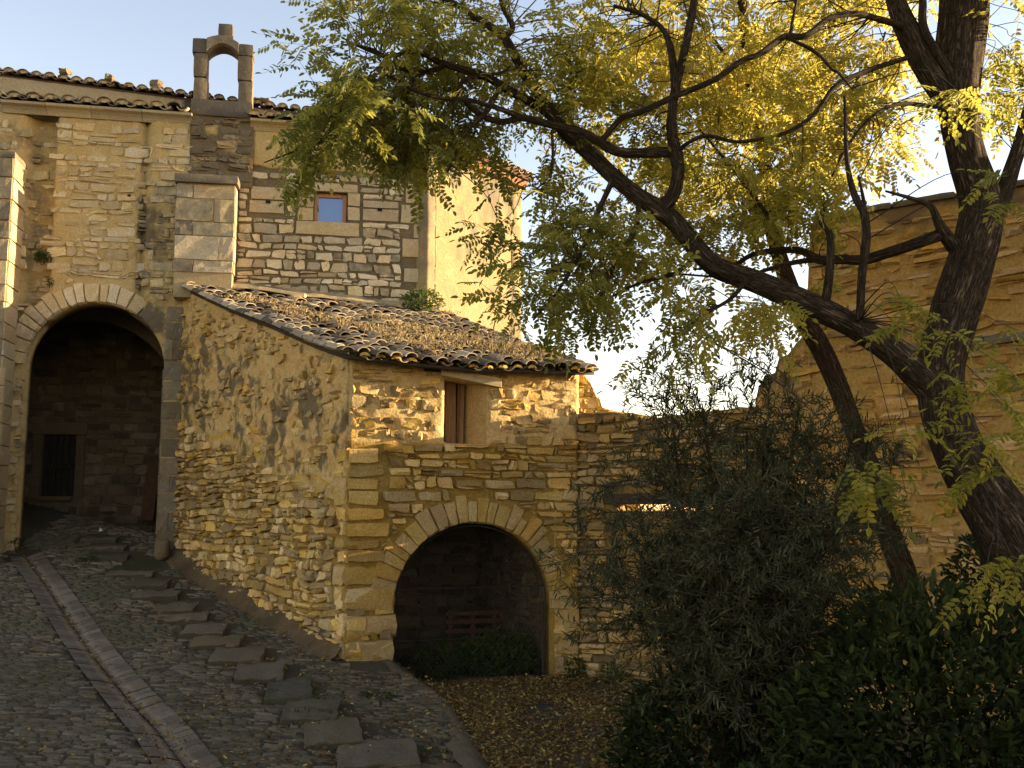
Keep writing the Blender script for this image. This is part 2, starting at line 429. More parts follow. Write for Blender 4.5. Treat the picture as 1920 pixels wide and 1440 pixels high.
def rubble(ms, plane, t0, t1, bot, top, hs, ws, gap=.018, d=(.02, .05), openings=(), amp=.012, wav=.03, seed=1, skip=None, base=lambda t, z: 0.0,
           stain_shade=lambda t, z: 0.0, tone=lambda t, z: rng.random(), rot=lambda t, z: 0.0, dfn=None, hfn=None, corner=.35):
    """coursed rubble: wavy courses cut into uneven stones, kept clear of the openings"""
    zlo = min(bot(t0), bot((t0 + t1) / 2), bot(t1)); zhi = max(top(x) for x in np.linspace(t0, t1, 40))
    zc = zlo; k = 0
    while zc < zhi:
        h = rng.uniform(*hs)
        if hfn: h *= hfn((zc - zlo) / (zhi - zlo))
        line = lambda t, kk, z: z + wav * nz(t * 1.1 + seed, kk * .35 + seed) + wav * .5 * nz(t * 3.3, kk * 1.7 + seed * 2) + rot(t, z)
        za, zb = zc, zc + h
        ts = np.arange(t0, t1 + 1e-6, .03)
        ok = []
        for t in ts:
            a, b_ = line(t, k, za), line(t, k + 1, zb)
            lo, hi = lerp(a, b_, .15), lerp(a, b_, .85)
            g = lo > bot(t) - h * .4 and hi < top(t)
            if g:
                for op in openings:
                    if op(t, lo) or op(t, hi) or op(t, (lo + hi) / 2): g = False; break
            ok.append(g)
        i = 0
        while i < len(ts):
            if not ok[i]: i += 1; continue
            j = i
            while j + 1 < len(ts) and ok[j + 1]: j += 1
            a, e = ts[i], ts[j]
            x = a
            while e - x > .04:
                wd = lerp(ws[0], ws[1], rng.random() ** 1.4) * (.55 if rng.random() < .15 else 1)
                if e - x - wd < ws[0] * .6: wd = e - x
                x2 = min(x + wd, e)
                splits = [(0, 1)]
                if h > hs[0] * 1.25 and rng.random() < .22: f = rng.uniform(.28, .72); splits = [(0, f), (f, 1)]
                for f0, f1 in splits:
                    cx, cz = (x + x2) / 2, lerp(za, zb, (f0 + f1) / 2)
                    if skip and skip(cx, cz): continue
                    g = gap / 2
                    sl = rng.uniform(-.035, .035)
                    def zz(t, f): return lerp(line(t, k, za), line(t, k + 1, zb), f)
                    jz = lambda: rng.uniform(-.12, .12) * h
                    q = [(x + g + sl, zz(x, f0) + g + jz()), (x2 - g + rng.uniform(-.02, .02), zz(x2, f0) + g + jz()),
                         (x2 - g - sl, zz(x2, f1) - g + jz()), (x + g - sl, zz(x, f1) - g + jz())]
                    dd = rng.uniform(*d)
                    if dfn: dd *= dfn(cx, cz)
                    ms.add(plane, stone_geo(q, dd, amp, base=base(cx, cz), tilt=rng.uniform(-.015, .015), corner=corner), tone(cx, cz), stain_shade(cx, cz))
                x = x2
            i = j + 1
        zc += h; k += 1

def quad_stone(ms, plane, t0, t1, z0, z1, d, tone=None, stain_shade=0.0, amp=.006, base=0.0, jit=.010, corner=.12, flat=True):
    j = lambda: rng.uniform(-jit, jit)
    q = [(t0 + j(), z0 + j()), (t1 + j(), z0 + j()), (t1 + j(), z1 + j()), (t0 + j(), z1 + j())]
    ms.add(plane, stone_geo(q, d, amp, base=base, corner=corner, flat=flat), rng.random() if tone is None else tone, stain_shade, flat)

class ArchOpen:
    def __init__(s, tc, zs, r, zb, pad=0.0): s.tc, s.zs, s.r, s.zb, s.pad = tc, zs, r, zb, pad
    def __call__(s, t, z):
        r = s.r + s.pad
        if z < s.zb - .6 or abs(t - s.tc) > r: return False
        return z < s.zs or math.hypot(t - s.tc, z - s.zs) < r
    def snap(s, t, z):
        if z > s.zs:
            k = math.hypot(t - s.tc, z - s.zs) or 1e-6
            return s.tc + (t - s.tc) / k * s.r, s.zs + (z - s.zs) / k * s.r
        return (s.tc + (s.r if t > s.tc else -s.r)), z

class RectOpen:
    def __init__(s, t0, t1, z0, z1, pad=0.0): s.b = (t0, t1, z0, z1); s.pad = pad
    def __call__(s, t, z):
        p = s.pad; a, b, c, d = s.b
        return a - p < t < b + p and c - p < z < d + p
    def snap(s, t, z):
        a, b, c, d = s.b
        o = sorted([(abs(t - a), (a, z)), (abs(t - b), (b, z)), (abs(z - c), (t, c)), (abs(z - d), (t, d))])
        q = o[0][1]
        return min(max(q[0], a), b), min(max(q[1], c), d)

def padded(op, pad):
    if isinstance(op, ArchOpen): return ArchOpen(op.tc, op.zs, op.r, op.zb, pad)
    return RectOpen(*op.b, pad)

def wall_mesh(name, plane, t0, t1, bot, top, cell, thick, disp, openings=(), stain_shade=lambda t, z: 0.0, tone=.5):
    nt = max(2, int((t1 - t0) / cell)); hmax = max(top(x) - bot(x) for x in np.linspace(t0, t1, 12))
    nzc = max(2, int(hmax / cell))
    G = np.zeros((nt + 1, nzc + 1, 2))
    for i in range(nt + 1):
        t = lerp(t0, t1, i / nt); b, a = bot(t), top(t)
        G[i, :, 0] = t; G[i, :, 1] = b + (a - b) * np.linspace(0, 1, nzc + 1)
    keep = np.ones((nt, nzc), bool)
    touch = [[None] * (nzc + 1) for _ in range(nt + 1)]
    for op in openings:
        for i in range(nt):
            for j in range(nzc):
                c = G[i:i + 2, j:j + 2].reshape(-1, 2).mean(0)
                if op(c[0], c[1]):
                    keep[i, j] = False
                    for a in (i, i + 1):
                        for b in (j, j + 1): touch[a][b] = op
    vid = -np.ones((nt + 1, nzc + 1), int); V = []
    for i in range(nt):
        for j in range(nzc):
            if keep[i, j]:
                for a in (i, i + 1):
                    for b in (j, j + 1):
                        if vid[a, b] < 0:
                            t, z = G[a, b]
                            if touch[a][b] is not None: t, z = touch[a][b].snap(t, z)
                            vid[a, b] = len(V); V.append((t, z, disp(t, z)))
    n = len(V); Fc = []; ec = {}
    for i in range(nt):
        for j in range(nzc):
            if keep[i, j]:
                f = (vid[i, j], vid[i + 1, j], vid[i + 1, j + 1], vid[i, j + 1]); Fc.append(f)
                for a, b in zip(f, f[1:] + f[:1]): ec[(a, b)] = 1
    back = [(t, z, -thick) for t, z, _ in V]
    allF = list(Fc) + [(d + n, c + n, b + n, a + n) for a, b, c, d in Fc]
    for (a, b) in ec:
        if (b, a) not in ec: allF.append((b, a, a + n, b + n))
    A = np.array(V + back)
    st = np.array([stain_shade(t, z) for t, z, _ in V]); st = np.concatenate([st, st])
    if callable(tone): tone = np.array([tone(t, z) for t, z, _ in V] * 2)
    return fast_mesh(name, plane.many(A), np.array(allF), True, {'tone': tone, 'stain_shade': st})

def arch_stones(ms, plane, tc, zs, r0, r1, n, a0=0.0, a1=math.pi, d=(.02, .04), gap=.012, stain_shade=0.0, tone=lambda: rng.random(), jr=.05, amp=.006, base=0.0, flat=False):
    ws = [rng.uniform(.75, 1.3) for _ in range(n)]; tot = sum(ws); a = a0
    for w in ws:
        b = a + (a1 - a0) * w / tot
        ga, gb = gap / 2 / r0, gap / 2 / r1
        ro = r1 + rng.uniform(-jr, jr)
        p = lambda an, rr: (tc + rr * math.cos(an), zs + rr * math.sin(an))
        # s runs along the ring's tangent, t outwards
        q = [p(b - ga, r0), p(a + ga, r0), p(a + gb, ro), p(b - gb, ro)]
        ms.add(plane, stone_geo(q, rng.uniform(*d), amp, base=base, corner=.1, flat=flat), tone(), stain_shade, flat)
        a = b

# ------------------------------------------------------------------ tubes and foliage
def catmull(pts, per=6):
    P = [np.array(p, float) for p in pts]
    if len(P) < 3: return np.array([lerp(P[0], P[-1], k / per) for k in range(per + 1)])
    P = [2 * P[0] - P[1]] + P + [2 * P[-1] - P[-2]]
    out = []
    for i in range(1, len(P) - 2):
        a, b, c, d = P[i - 1:i + 3]
        for k in range(per):
            t = k / per
            out.append(.5 * ((2 * b) + (c - a) * t + (2 * a - 5 * b + 4 * c - d) * t * t + (3 * b - a - 3 * c + d) * t ** 3))
    out.append(P[-2])
    return np.array(out)

def tube(pts4, seg=8, per=6, lump=0.0, cap=True, seed=0.0):
    """pts4: (x,y,z,r); returns V,F,bk"""
    C = catmull(pts4, per); P, rad = C[:, :3], np.maximum(C[:, 3], .0008)
    T = np.gradient(P, axis=0); T /= np.linalg.norm(T, axis=1)[:, None] + 1e-9
    ref = np.array([0, 0, 1.0]) if abs(T[0][2]) < .9 else np.array([1.0, 0, 0])
    u = np.cross(ref, T[0]); u /= np.linalg.norm(u)
    V, bk = [], []; ln = 0
    an = np.arange(seg) * 2 * math.pi / seg
    for i in range(len(P)):
        u = u - T[i] * np.dot(u, T[i]); u /= np.linalg.norm(u) + 1e-9
        v = np.cross(T[i], u)
        if i: ln += np.linalg.norm(P[i] - P[i - 1])
        r = np.full(seg, rad[i])
        if lump: r = r * (1 + lump * np.array([nz(math.cos(a) * 1.6 + seed, math.sin(a) * 1.6, ln * 1.6) + .6 * abs(nz(math.cos(a) * 4 + seed, math.sin(a) * 4, ln * .9)) for a in an]))
        V.append(P[i] + np.outer(np.cos(an) * r, u) + np.outer(np.sin(an) * r, v))
        bk.append(np.column_stack([np.cos(an) * (.5 + rad[i] * 6), np.sin(an) * (.5 + rad[i] * 6), np.full(seg, ln * 1.1)]) + seed)
    n = len(P); V = np.concatenate(V); bk = np.concatenate(bk)
    Fc = [(i * seg + k, i * seg + (k + 1) % seg, (i + 1) * seg + (k + 1) % seg, (i + 1) * seg + k) for i in range(n - 1) for k in range(seg)]
    return V, np.array(Fc), bk

def join_tubes(tubes):
    V, Fc, B, o = [], [], [], 0
    for v, f, b in tubes:
        V.append(v); Fc.append(f + o); B.append(b); o += len(v)
    return np.concatenate(V), np.concatenate(Fc), np.concatenate(B)

def tube_part(name, tubes, mat, parent):
    V, Fc, B = join_tubes(tubes)
    return part(name, fast_mesh(name, V, Fc, True, {'bk': B}), mat, parent)

def leaf_quads(L, W, fold=.15, curl=.1):
    """a pointed oval leaf along +x, two folded quads"""
    return np.array([(0, 0, 0), (.3 * L, W * .5, fold * W), (.72 * L, W * .42, fold * W - curl * L * .4), (L, 0, -curl * L), (.72 * L, -W * .42, fold * W - curl * L * .4), (.3 * L, -W * .5, fold * W)]), np.array([(0, 3, 2, 1), (0, 5, 4, 3)])

def pinnate(npair, L, lw, ll, droop, seed):
    r = random.Random(seed); V, Fc = [], []
    def put(o, yaw, pitch, sc):
        lv, lf = leaf_quads(ll * sc, lw * sc, .15, .08)
        c, s = math.cos(yaw), math.sin(yaw); cp, sp = math.cos(pitch), math.sin(pitch)
        x = lv[:, 0] * cp - lv[:, 2] * sp; z = lv[:, 0] * sp + lv[:, 2] * cp
        q = np.column_stack([x * c - lv[:, 1] * s, x * s + lv[:, 1] * c, z]) + o
        Fc.append(lf + len(V) * 6); V.append(q)
    pos = lambda k: np.array([L * k, .0, -droop * L * k * k])
    for i in range(npair):
        k = .18 + .78 * i / npair
        sc = 1 - .35 * abs(k - .5)
        for sgn in (1, -1):
            if r.random() < .06: continue
            put(pos(k), sgn * r.uniform(1.1, 1.4), r.uniform(-.55, .1), sc * r.uniform(.85, 1.12))
    put(pos(1), 0, -.3, 1)
    V = np.concatenate(V); Fc = np.concatenate(Fc)
    # the stalk
    b = len(V); sv = []
    for k in (0, .5, 1.0):
        p = pos(k); sv += [p + np.array([0, .0012, 0]), p - np.array([0, .0012, 0])]
    V = np.concatenate([V, sv]); Fc = np.concatenate([Fc, [(b, b + 1, b + 3, b + 2), (b + 2, b + 3, b + 5, b + 4)]])
    return V, Fc

def frames(D, up, roll):
    """rows of rotation matrices whose x is D and whose z leans to up, rolled about x"""
    D = D / (np.linalg.norm(D, axis=1)[:, None] + 1e-9)
    y = np.cross(up, D); y /= np.linalg.norm(y, axis=1)[:, None] + 1e-9
    z = np.cross(D, y)
    c, s = np.cos(roll)[:, None], np.sin(roll)[:, None]
    y2, z2 = y * c + z * s, z * c - y * s
    return np.stack([D, y2, z2], axis=2)

def scatter(tmpls, P, D, size, hue, roll=.5):
    """instances of the templates as one joined mesh (numpy only)"""
    P, D, size, hue = map(np.asarray, (P, D, size, hue))
    up = np.tile([0, 0, 1.0], (len(P), 1)) + nr.normal(0, .25, (len(P), 3))
    Rm = frames(D, up, nr.normal(0, roll, len(P)))
    which = nr.integers(0, len(tmpls), len(P))
    Vs, Fs, Hs, o = [], [], [], 0
    for k, (tv, tf) in enumerate(tmpls):
        m = np.nonzero(which == k)[0]
        if not len(m): continue
        W = np.einsum('nij,vj->nvi', Rm[m], tv) * size[m][:, None, None] + P[m][:, None, :]
        nv = len(tv)
        Fs.append((tf[None] + (np.arange(len(m)) * nv)[:, None, None]).reshape(-1, tf.shape[1]) + o)
        h = hue[m][:, None] + nr.normal(0, .05, (len(m), nv // 6 + 1)).repeat(6, 1)[:, :nv]
        Vs.append(W.reshape(-1, 3)); Hs.append(np.clip(h, 0, 1).ravel()); o += nv * len(m)
    return np.concatenate(Vs), np.concatenate(Fs), np.concatenate(Hs)

def foliage(name, mat, parent, tmpls, P, D, size, hue, roll=.5, kind='stuff'):
    V, Fc, H = scatter(tmpls, P, D, size, hue, roll)
    o = part(name, fast_mesh(name, V, Fc, False, {'hue': H}), mat, parent)
    if kind: o['kind'] = kind
    return o

# ================================================================== LAYOUT
A = R(17.5)
SHED = Plane(at(645, 1228, 14.5).xy, A)                         # front of the shed, t=0 at its left corner
SW = SHED.tz(1085, 800)[0]                                      # width of the front
_d = ray(335, 900); _k = Vector((_d[0], _d[1]))                 # left wall runs back to the chapel
_dir = Vector((-.6, .8))
_den = _dir.x * _k.y - _dir.y * _k.x
SIDE_L = -(SHED.o.x * _k.y - SHED.o.y * _k.x) / _den
CH0 = SHED.o + _dir * SIDE_L
SIDE = Plane(CH0, math.atan2(-.8, .6))                          # left wall of the shed, t=0 at the chapel
CHA = Plane(CH0, R(9.5))                                       # chapel facade, t=0 where the shed meets it
CW = CHA.tz(818, 500)[0]
RW = Plane(SHED.w(SW, 0).xy, R(-38.5))                          # garden walls, t=0 at the shed's right corner
HSE = Plane(CHA.w(CW, 0).xy, R(53))                             # yellow plastered house

def zr(x, y):
    s = y - 14.5
    return .40 - .05 * (x + 2.38) + .122 * s + .047 * math.sqrt(s * s + 1.5) - .0705 + .10 * max(0, y - 18.9)
def on_ramp(px, py):
    d = ray(px, py); lo, hi = 4.0, 40.0
    g = lambda k: EYE + d[2] * k - zr(d[0] * k, d[1] * k)
    for _ in range(50):
        m_ = (lo + hi) / 2
        if g(m_) > 0: lo = m_
        else: hi = m_
    return Vector((d[0] * lo, d[1] * lo, zr(d[0] * lo, d[1] * lo)))

# ================================================================== GROUND
kerb_px = [(600, 1203), (640, 1236), (700, 1266), (775, 1296), (840, 1325), (880, 1362), (902, 1402), (922, 1445), (950, 1530), (985, 1680)]
KP = [depth_at_height(x, y, .03) for x, y in kerb_px]
kx = [p.y for p in KP][::-1]; kv = [p.x for p in KP][::-1]
def kerb_x(y): return float(np.interp(y, kx, kv)) - max(0, y - KP[0].y) * 2.0
def court_z(x, y): return .02 + .05 * nz(x * .6, y * .6) + .012 * nz(x * 5, y * 5)

def grid_mesh(name, x0, x1, y0, y1, nx, ny, zf, stain_shade=lambda x, y: 0, keep=None):
    X = np.linspace(x0, x1, nx + 1); Y = np.linspace(y0, y1, ny + 1)
    V = [(x, y, zf(x, y)) for y in Y for x in X]
    Fc = [(j * (nx + 1) + i, j * (nx + 1) + i + 1, (j + 1) * (nx + 1) + i + 1, (j + 1) * (nx + 1) + i) for j in range(ny) for i in range(nx)
          if keep is None or keep((X[i] + X[i + 1]) / 2, (Y[j] + Y[j + 1]) / 2)]
    return fast_mesh(name, V, Fc, True, {'tone': .5, 'stain_shade': [stain_shade(v[0], v[1]) for v in V]})

g = link('ground', fast_mesh('ground', [(-900, -900, -1.6), (900, -900, -1.6), (900, 900, -1.6), (-900, 900, -1.6)], [(0, 1, 2, 3)]), M['land']); g['kind'] = 'structure'

def ramp_top(x, y):
    k = sstep(-.05, .35, x - kerb_x(y))
    g_ = .11 * sstep(GW - .02, GW - .2, gut_dist(x, y)) if abs(x + 5.5) < 5 else 0
    return zr(x, y) - .9 * k + .012 * nz(x * 2.2, y * 2.2) - g_
GW = .29
ramp_me = bpy.data.meshes.new('cobbled_ramp'); ramp_o = link('cobbled_ramp', ramp_me)
ramp_o['kind'] = 'structure'
def court_top(x, y):
    k = sstep(-.1, .3, kerb_x(y) - x)
    return court_z(x, y) - 1.2 * k
court = link('courtyard', grid_mesh('courtyard', -4, 9, 4, 18, 130, 140, court_top, lambda x, y: .3 + .4 * fbm(x, y)), M['court'])
court['kind'] = 'structure'

# kerb: a rounded mortar lip where the ramp ends above the courtyard
kv_, kf_ = [], []
C = catmull([tuple(p) for p in KP], 6)
for i, p in enumerate(C):
    q = C[min(i + 1, len(C) - 1)] - C[max(i - 1, 0)]; q /= np.linalg.norm(q)
    side = np.array([-q[1], q[0], 0]); side = side if side[0] > 0 else -side
    w = .30 + .16 * nz(i * .35, 3)
    top_ = max(zr(p[0] - w, p[1]), .05) + .02
    for k in range(9):
        f = k / 8
        off = side * (lerp(-w, w * .55, f))
        h = lerp(top_ - .03, -.12, sstep(.3, 1, f)) + .02 * math.sin(f * math.pi) + .03 * nz(i * .8, k * .9, 5)
        kv_.append((p[0] + off[0], p[1] + off[1], h))
    if i: kf_ += [((i - 1) * 9 + k, (i - 1) * 9 + k + 1, i * 9 + k + 1, i * 9 + k) for k in range(8)]
ko = link('kerb', fast_mesh('kerb', kv_, kf_, True, {'tone': .35, 'stain_shade': .25}), M['step']); ko['kind'] = 'structure'

# ---- gutter of pale slabs down the ramp
gut_px = [(48, 1040), (72, 1075), (105, 1122), (150, 1190), (200, 1258), (246, 1312), (292, 1362), (345, 1430), (400, 1510), (470, 1640)]
GP = [on_ramp(*p) for p in gut_px]
GC = catmull([tuple(p) for p in GP], 14)
GC = [GC[0]] + [p for p in GC[1:]]
glen = [0.0]
for a, b in zip(GC, GC[1:]): glen.append(glen[-1] + float(np.linalg.norm(np.array(b) - np.array(a))))
def gut_at(s):
    x = float(np.interp(s, glen, [p[0] for p in GC])); y = float(np.interp(s, glen, [p[1] for p in GC]))
    x2 = float(np.interp(s + .1, glen, [p[0] for p in GC])); y2 = float(np.interp(s + .1, glen, [p[1] for p in GC]))
    x1 = float(np.interp(s - .1, glen, [p[0] for p in GC])); y1 = float(np.interp(s - .1, glen, [p[1] for p in GC]))
    t = Vector((x2 - x1, y2 - y1)).normalized()
    return x, y, t
def gut_dist(x, y):
    best = 9
    for p in GC[::3]:
        best = min(best, math.hypot(p[0] - x, p[1] - y))
    return best
GW = .29
s = .02; gi = 0
while s < glen[-1] - .3:
    L_ = rng.uniform(.11, .24)
    for sd_ in (-1, 1):
        V, Fc = [], []; gt = rng.uniform(-.005, .005)
        l2 = s + (.04 if sd_ > 0 else 0); nS, nW = 2, 4
        for a in range(nS + 1):
            x, y, t = gut_at(lerp(l2 + .002, l2 + L_ - .002, a / nS)); sv = Vector((t.y, -t.x)) * sd_
            for b_ in range(nW + 1):
                f = b_ / nW; w = lerp(.006, GW + .012 * nz(gi * 3.1, sd_), f)
                px_, py_ = x + sv.x * w, y + sv.y * w
                e = -.007 if (a in (0, nS) or b_ == nW) else 0
                V.append((px_, py_, zr(px_, py_) + .012 + .02 * f - .045 * (1 - f) ** 1.5 + e + gt + .008 * nz(px_ * 6, py_ * 6)))
        for a in range(nS):
            for b_ in range(nW):
                i0 = a * (nW + 1) + b_
                q = (i0, i0 + 1, i0 + nW + 2, i0 + nW + 1)
                Fc.append(q if sd_ < 0 else q[::-1])
        V = np.array(V); c = V.mean(0)
        fcen = np.array([(.25 if i % (nW + 1) == 0 else 0) + .05 + .2 * rng.random() for i in range(len(V))])
        tn_ = rng.random() * .6
        # winding: make the face normal point up
        a0, a1, a2 = V[Fc[0][0]], V[Fc[0][1]], V[Fc[0][2]]
        if np.cross(a1 - a0, a2 - a0)[2] < 0: Fc = [f[::-1] for f in Fc]
        link('gutter_slab', fast_mesh('gutter_slab', V - c, Fc, True, {'tone': [min(1.0, tn_ + (.75 if 0 < i % (nW + 1) < 2 else 0)) for i in range(len(V))], 'stain_shade': fcen * .8}), M['gutter'], ramp_o, Vector(c))
    s += L_; gi += 1

ramp_o.data = grid_mesh('cobbled_ramp', -13, 2.5, 5, 25.5, 130, 170, ramp_top, lambda x, y: .25 + .4 * fbm(x * .7, y * .7)); ramp_o.data.materials.append(M['ramp_earth'])

# ---- tread stones
steps = [(140, 225, 1019), (150, 236, 1035), (156, 246, 1052), (190, 290, 1084), (225, 315, 1106), (242, 338, 1127), (272, 370, 1154), (300, 390, 1172),
         (328, 425, 1197), (345, 455, 1220), (380, 497, 1249), (428, 542, 1284), (490, 592, 1322), (515, 640, 1362), (566, 690, 1408), (622, 800, 1452), (700, 900, 1520)]
step_boxes = []
for i, (xa, xb, y) in enumerate(steps):
    a, b_ = on_ramp(xa, y), on_ramp(xb, y); c = (a + b_) / 2; wd = (b_ - a).length
    yu = steps[i - 1][2] if i else y - 16
    cu = on_ramp((steps[i - 1][0] + steps[i - 1][1]) / 2, yu) if i else c + Vector((-.1, .5, .1))
    dep = max(.34, (cu - c).length * 1.08)
    ht = .19
    V, Fc = rough_box(wd * rng.uniform(.82, .95), dep, ht, 9, 5, 4, .032, .012, i * 3.7, 7)
    ang = math.atan2(b_.y - a.y, b_.x - a.x) + rng.uniform(-.05, .05)
    n_ = len(V)
    # tread tips a little with the slope
    ca, sa = math.cos(ang), math.sin(ang)
    V2 = np.column_stack([V[:, 0] * ca - (V[:, 1] + dep / 2) * sa, V[:, 0] * sa + (V[:, 1] + dep / 2) * ca, V[:, 2] + V[:, 1] * .06 + .004 * np.sin(V[:, 0] * 9 + i)])
    st = np.where((V[:, 2] < ht * .8) & (V[:, 1] < -dep * .4), .95, .1) + .3 * (i in (2, 12, 13))  # riser fronts darkened in colour to stand for their shade
    o = link('step_stone', pyd('step_stone', V2, Fc, True, {'tone': rng.uniform(.2, .5), 'stain_shade': st}), M['step'], ramp_o, (c.x, c.y, zr(c.x, c.y) - ht + .115))
    step_boxes.append((c.x, c.y + dep / 2 - .02, wd / 2, dep / 2 + .03))

# ---- cobbles set on edge across the ramp
cob_var = []
for k in range(10):
    V, Fc = [], []
    S_ = [0, .1, .5, .9, 1]; T_ = [0, .25, .75, 1]
    for t in T_:
        for s_ in S_:
            edge = s_ in (0, 1) or t in (0, 1)
            V.append((s_ - .5 + rng.uniform(-.03, .03), t - .5 + rng.uniform(-.1, .1), (-1.0 if edge else rng.uniform(.55, 1.1))))
    Fc = [(j * 5 + i, j * 5 + i + 1, (j + 1) * 5 + i + 1, (j + 1) * 5 + i) for j in range(3) for i in range(4)]
    cob_var.append((np.array(V), Fc))
cob_me = [fast_mesh('cobble', V * np.array([1, 1, 1]), Fc, True, {'tone': rng.random(), 'stain_shade': rng.random() * .35}) for V, Fc in cob_var]
for me in cob_me: me.materials.append(M['cobble'])
cobs = []
y = 8.6
shed_side = lambda x, yy: (Vector((x, yy)) - SIDE.o).dot(SIDE.nn)
while y < 22.5:
    dy = rng.uniform(.042, .068)
    x = -11.5 + rng.random() * .3
    while x < 1.2:
        w = rng.uniform(.10, .30)
        cx = x + w / 2; cy = y + .07 * nz(cx * .5, y * .2) + .02 * nz(cx * 2, y * 3)
        x += w
        if abs(cx / cy) > .56 or cx > kerb_x(cy) - .22: continue
        if cy > 14 and shed_side(cx, cy) < .12 and cy < 20: continue
        if cy > 19.3 and not (-9.6 < cx < -6.2): continue
        if gut_dist(cx, cy) < GW + .06: continue
        if any(abs(cx - a) < c_ + w * .22 and abs(cy - b_) < d_ for a, b_, c_, d_ in step_boxes): continue
        cobs.append((cx, cy, w * .96, dy * .93))
    y += dy
cobs.sort(key=lambda c: c[1])
near = [c for c in cobs if abs((c[0]) / c[1]) < .5 and c[1] > 9.2]
near_ids = set(id(c) for c in near[::max(1, len(near) // 900)][:300]) if False else set(id(c) for c in sorted(near, key=lambda c: -c[2] * c[3] / c[1] ** 3)[:300])
RV, RF, RT, RS, off = [], [], [], [], 0
for c in cobs:
    k = rng.randrange(10); cx, cy, w, h = c
    z = zr(cx, cy) + .012 * nz(cx * 2.2, cy * 2.2)
    yaw = rng.uniform(-.12, .12) + .12 * nz(cx * .4, cy * .4); hh = rng.uniform(.016, .034)
    if id(c) in near_ids:
        o = bpy.data.objects.new('cobble', cob_me[k]); COL.objects.link(o); o.parent = ramp_o
        o.location = (cx, cy, z); o.scale = (w, h, hh)
        o.rotation_euler = (.12, .05, yaw)
    else:
        V, Fc = cob_var[k]; q = V * np.array([w, h, hh]); q[:, 2] += q[:, 1] * .12
        ca, sa = math.cos(yaw), math.sin(yaw)
        RV.append(np.column_stack([q[:, 0] * ca - q[:, 1] * sa + cx, q[:, 0] * sa + q[:, 1] * ca + cy, q[:, 2] + z]))
        RF.append(np.array(Fc) + off); off += len(V)
        RT.append(np.full(len(V), rng.random())); RS.append(np.full(len(V), max(0, .25 + .5 * nz(cx * .8, cy * .8, 3))))
o = link('cobble_paving', fast_mesh('cobble_paving', np.concatenate(RV), np.concatenate(RF), True, {'tone': np.concatenate(RT), 'stain_shade': np.concatenate(RS)}), M['cobble'], ramp_o)
o['kind'] = 'stuff'

# mortar fillet between the ramp and the foot of the shed's left wall
fv, ff = [], []
for i in range(41):
    t = SIDE_L * i / 40
    for k, (n_, h_) in enumerate(((.0, .26), (.06, .17), (.14, .07), (.27, .012), (.36, -.03))):
        p = SIDE.w(t, 0, n_ + .03 * nz(t * 2, k)); fv.append((p.x, p.y, zr(p.x, p.y) + h_ * (1 + .35 * nz(t * 1.3, 7)) + .015 * nz(t * 5, k * 2.0)))
    if i: ff += [((i - 1) * 5 + k, (i - 1) * 5 + k + 1, i * 5 + k + 1, i * 5 + k)[::-1] for k in range(4)]
link('wall_fillet', fast_mesh('wall_fillet', fv, ff, True, {'tone': [.4 + .4 * nz(v[0] * 3, v[1] * 3) for v in fv], 'stain_shade': [.15 + .5 * nz(v[0] * 1.5, v[1] * 1.5, 3) for v in fv]}), M['court'], ramp_o)

# ================================================================== SHED
shed = thing('stone_shed', 'rubble stone outbuilding with sloping mossy tile roof and wide low archway', 'building', SHED.w(0, .3))
zf = lambda px, py: SHED.tz(px, py)[1]
ac, ar0 = SHED.tz(889, 1134), SHED.tz(1040, 1134)
ARCH = ArchOpen(ac[0], zf(889, 1134), (SHED.tz(1040, 1134)[0] - SHED.tz(738, 1134)[0]) / 2, -.4)
ARCH.r = (zf(889, 983) - ARCH.zs + ARCH.r) / 2
w0, w1 = SHED.tz(832, 770)[0], SHED.tz(913, 770)[0]
WIN = RectOpen(w0, w1, zf(870, 832), zf(870, 712))
EAVE_Z = zf(860, 684)
f_top = lambda t: EAVE_Z + .02
f_bot = lambda t: -.35
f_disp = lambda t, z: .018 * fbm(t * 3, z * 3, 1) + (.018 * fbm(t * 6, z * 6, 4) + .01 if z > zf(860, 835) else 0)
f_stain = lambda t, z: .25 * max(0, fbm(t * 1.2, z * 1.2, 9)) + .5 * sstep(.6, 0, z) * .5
fw = part('wall', wall_mesh('shed_front_wall', SHED, 0, SW, f_bot, f_top, .055, .45, f_disp, [ARCH, WIN], f_stain, lambda t, z: .7 if z > zf(860, 835) else .12), M['shed_mortar'], shed)  # mortar tone paler in the sunlit band, darker below: painted shade

front = Masonry(); quoins = Masonry()
Q = [(690, 840, 905, .5), (692, 910, 938, .47), (693, 938, 975, .5), (700, 978, 1004, .5), (716, 1004, 1030, .55), (680, 1032, 1062, .5), (742, 1064, 1090, .6), (722, 1092, 1148, .6),
     (700, 1150, 1200, .5), (735, 1200, 1232, .6)]
zq = zf(645, 838); qi = 0; qrows = []
while zq > zf(645, 1106):
    h = rng.choice([.16, .2, .24, .3]); wq = rng.uniform(.36, .62)
    qrows.append((zq - h, zq, wq)); zq -= h
for z0, z1, wq in qrows: quad_stone(quoins, SHED, .0, wq, z0 + .012, z1 - .012, .05, jit=.02, amp=.012, tone=rng.uniform(.2, .8), flat=False, corner=.35)
def in_quoin(t, z):
    for z0, z1, wq in qrows:
        if z0 < z < z1 and t < wq + .02: return True
    return False
VR1 = ARCH.r + .34
ring = ArchOpen(ARCH.tc, ARCH.zs, VR1, ARCH.zs + .25, 0.02)
ring_i = ArchOpen(ARCH.tc, ARCH.zs, ARCH.r, -2, .01)
ring_f = lambda t, z: (z > ARCH.zs - .3 and ring(t, z)) or ring_i(t, z)
LINT = (SHED.tz(826, 712)[0], SHED.tz(936, 712)[0], zf(880, 724), zf(880, 700))
z_sun = zf(860, 835)
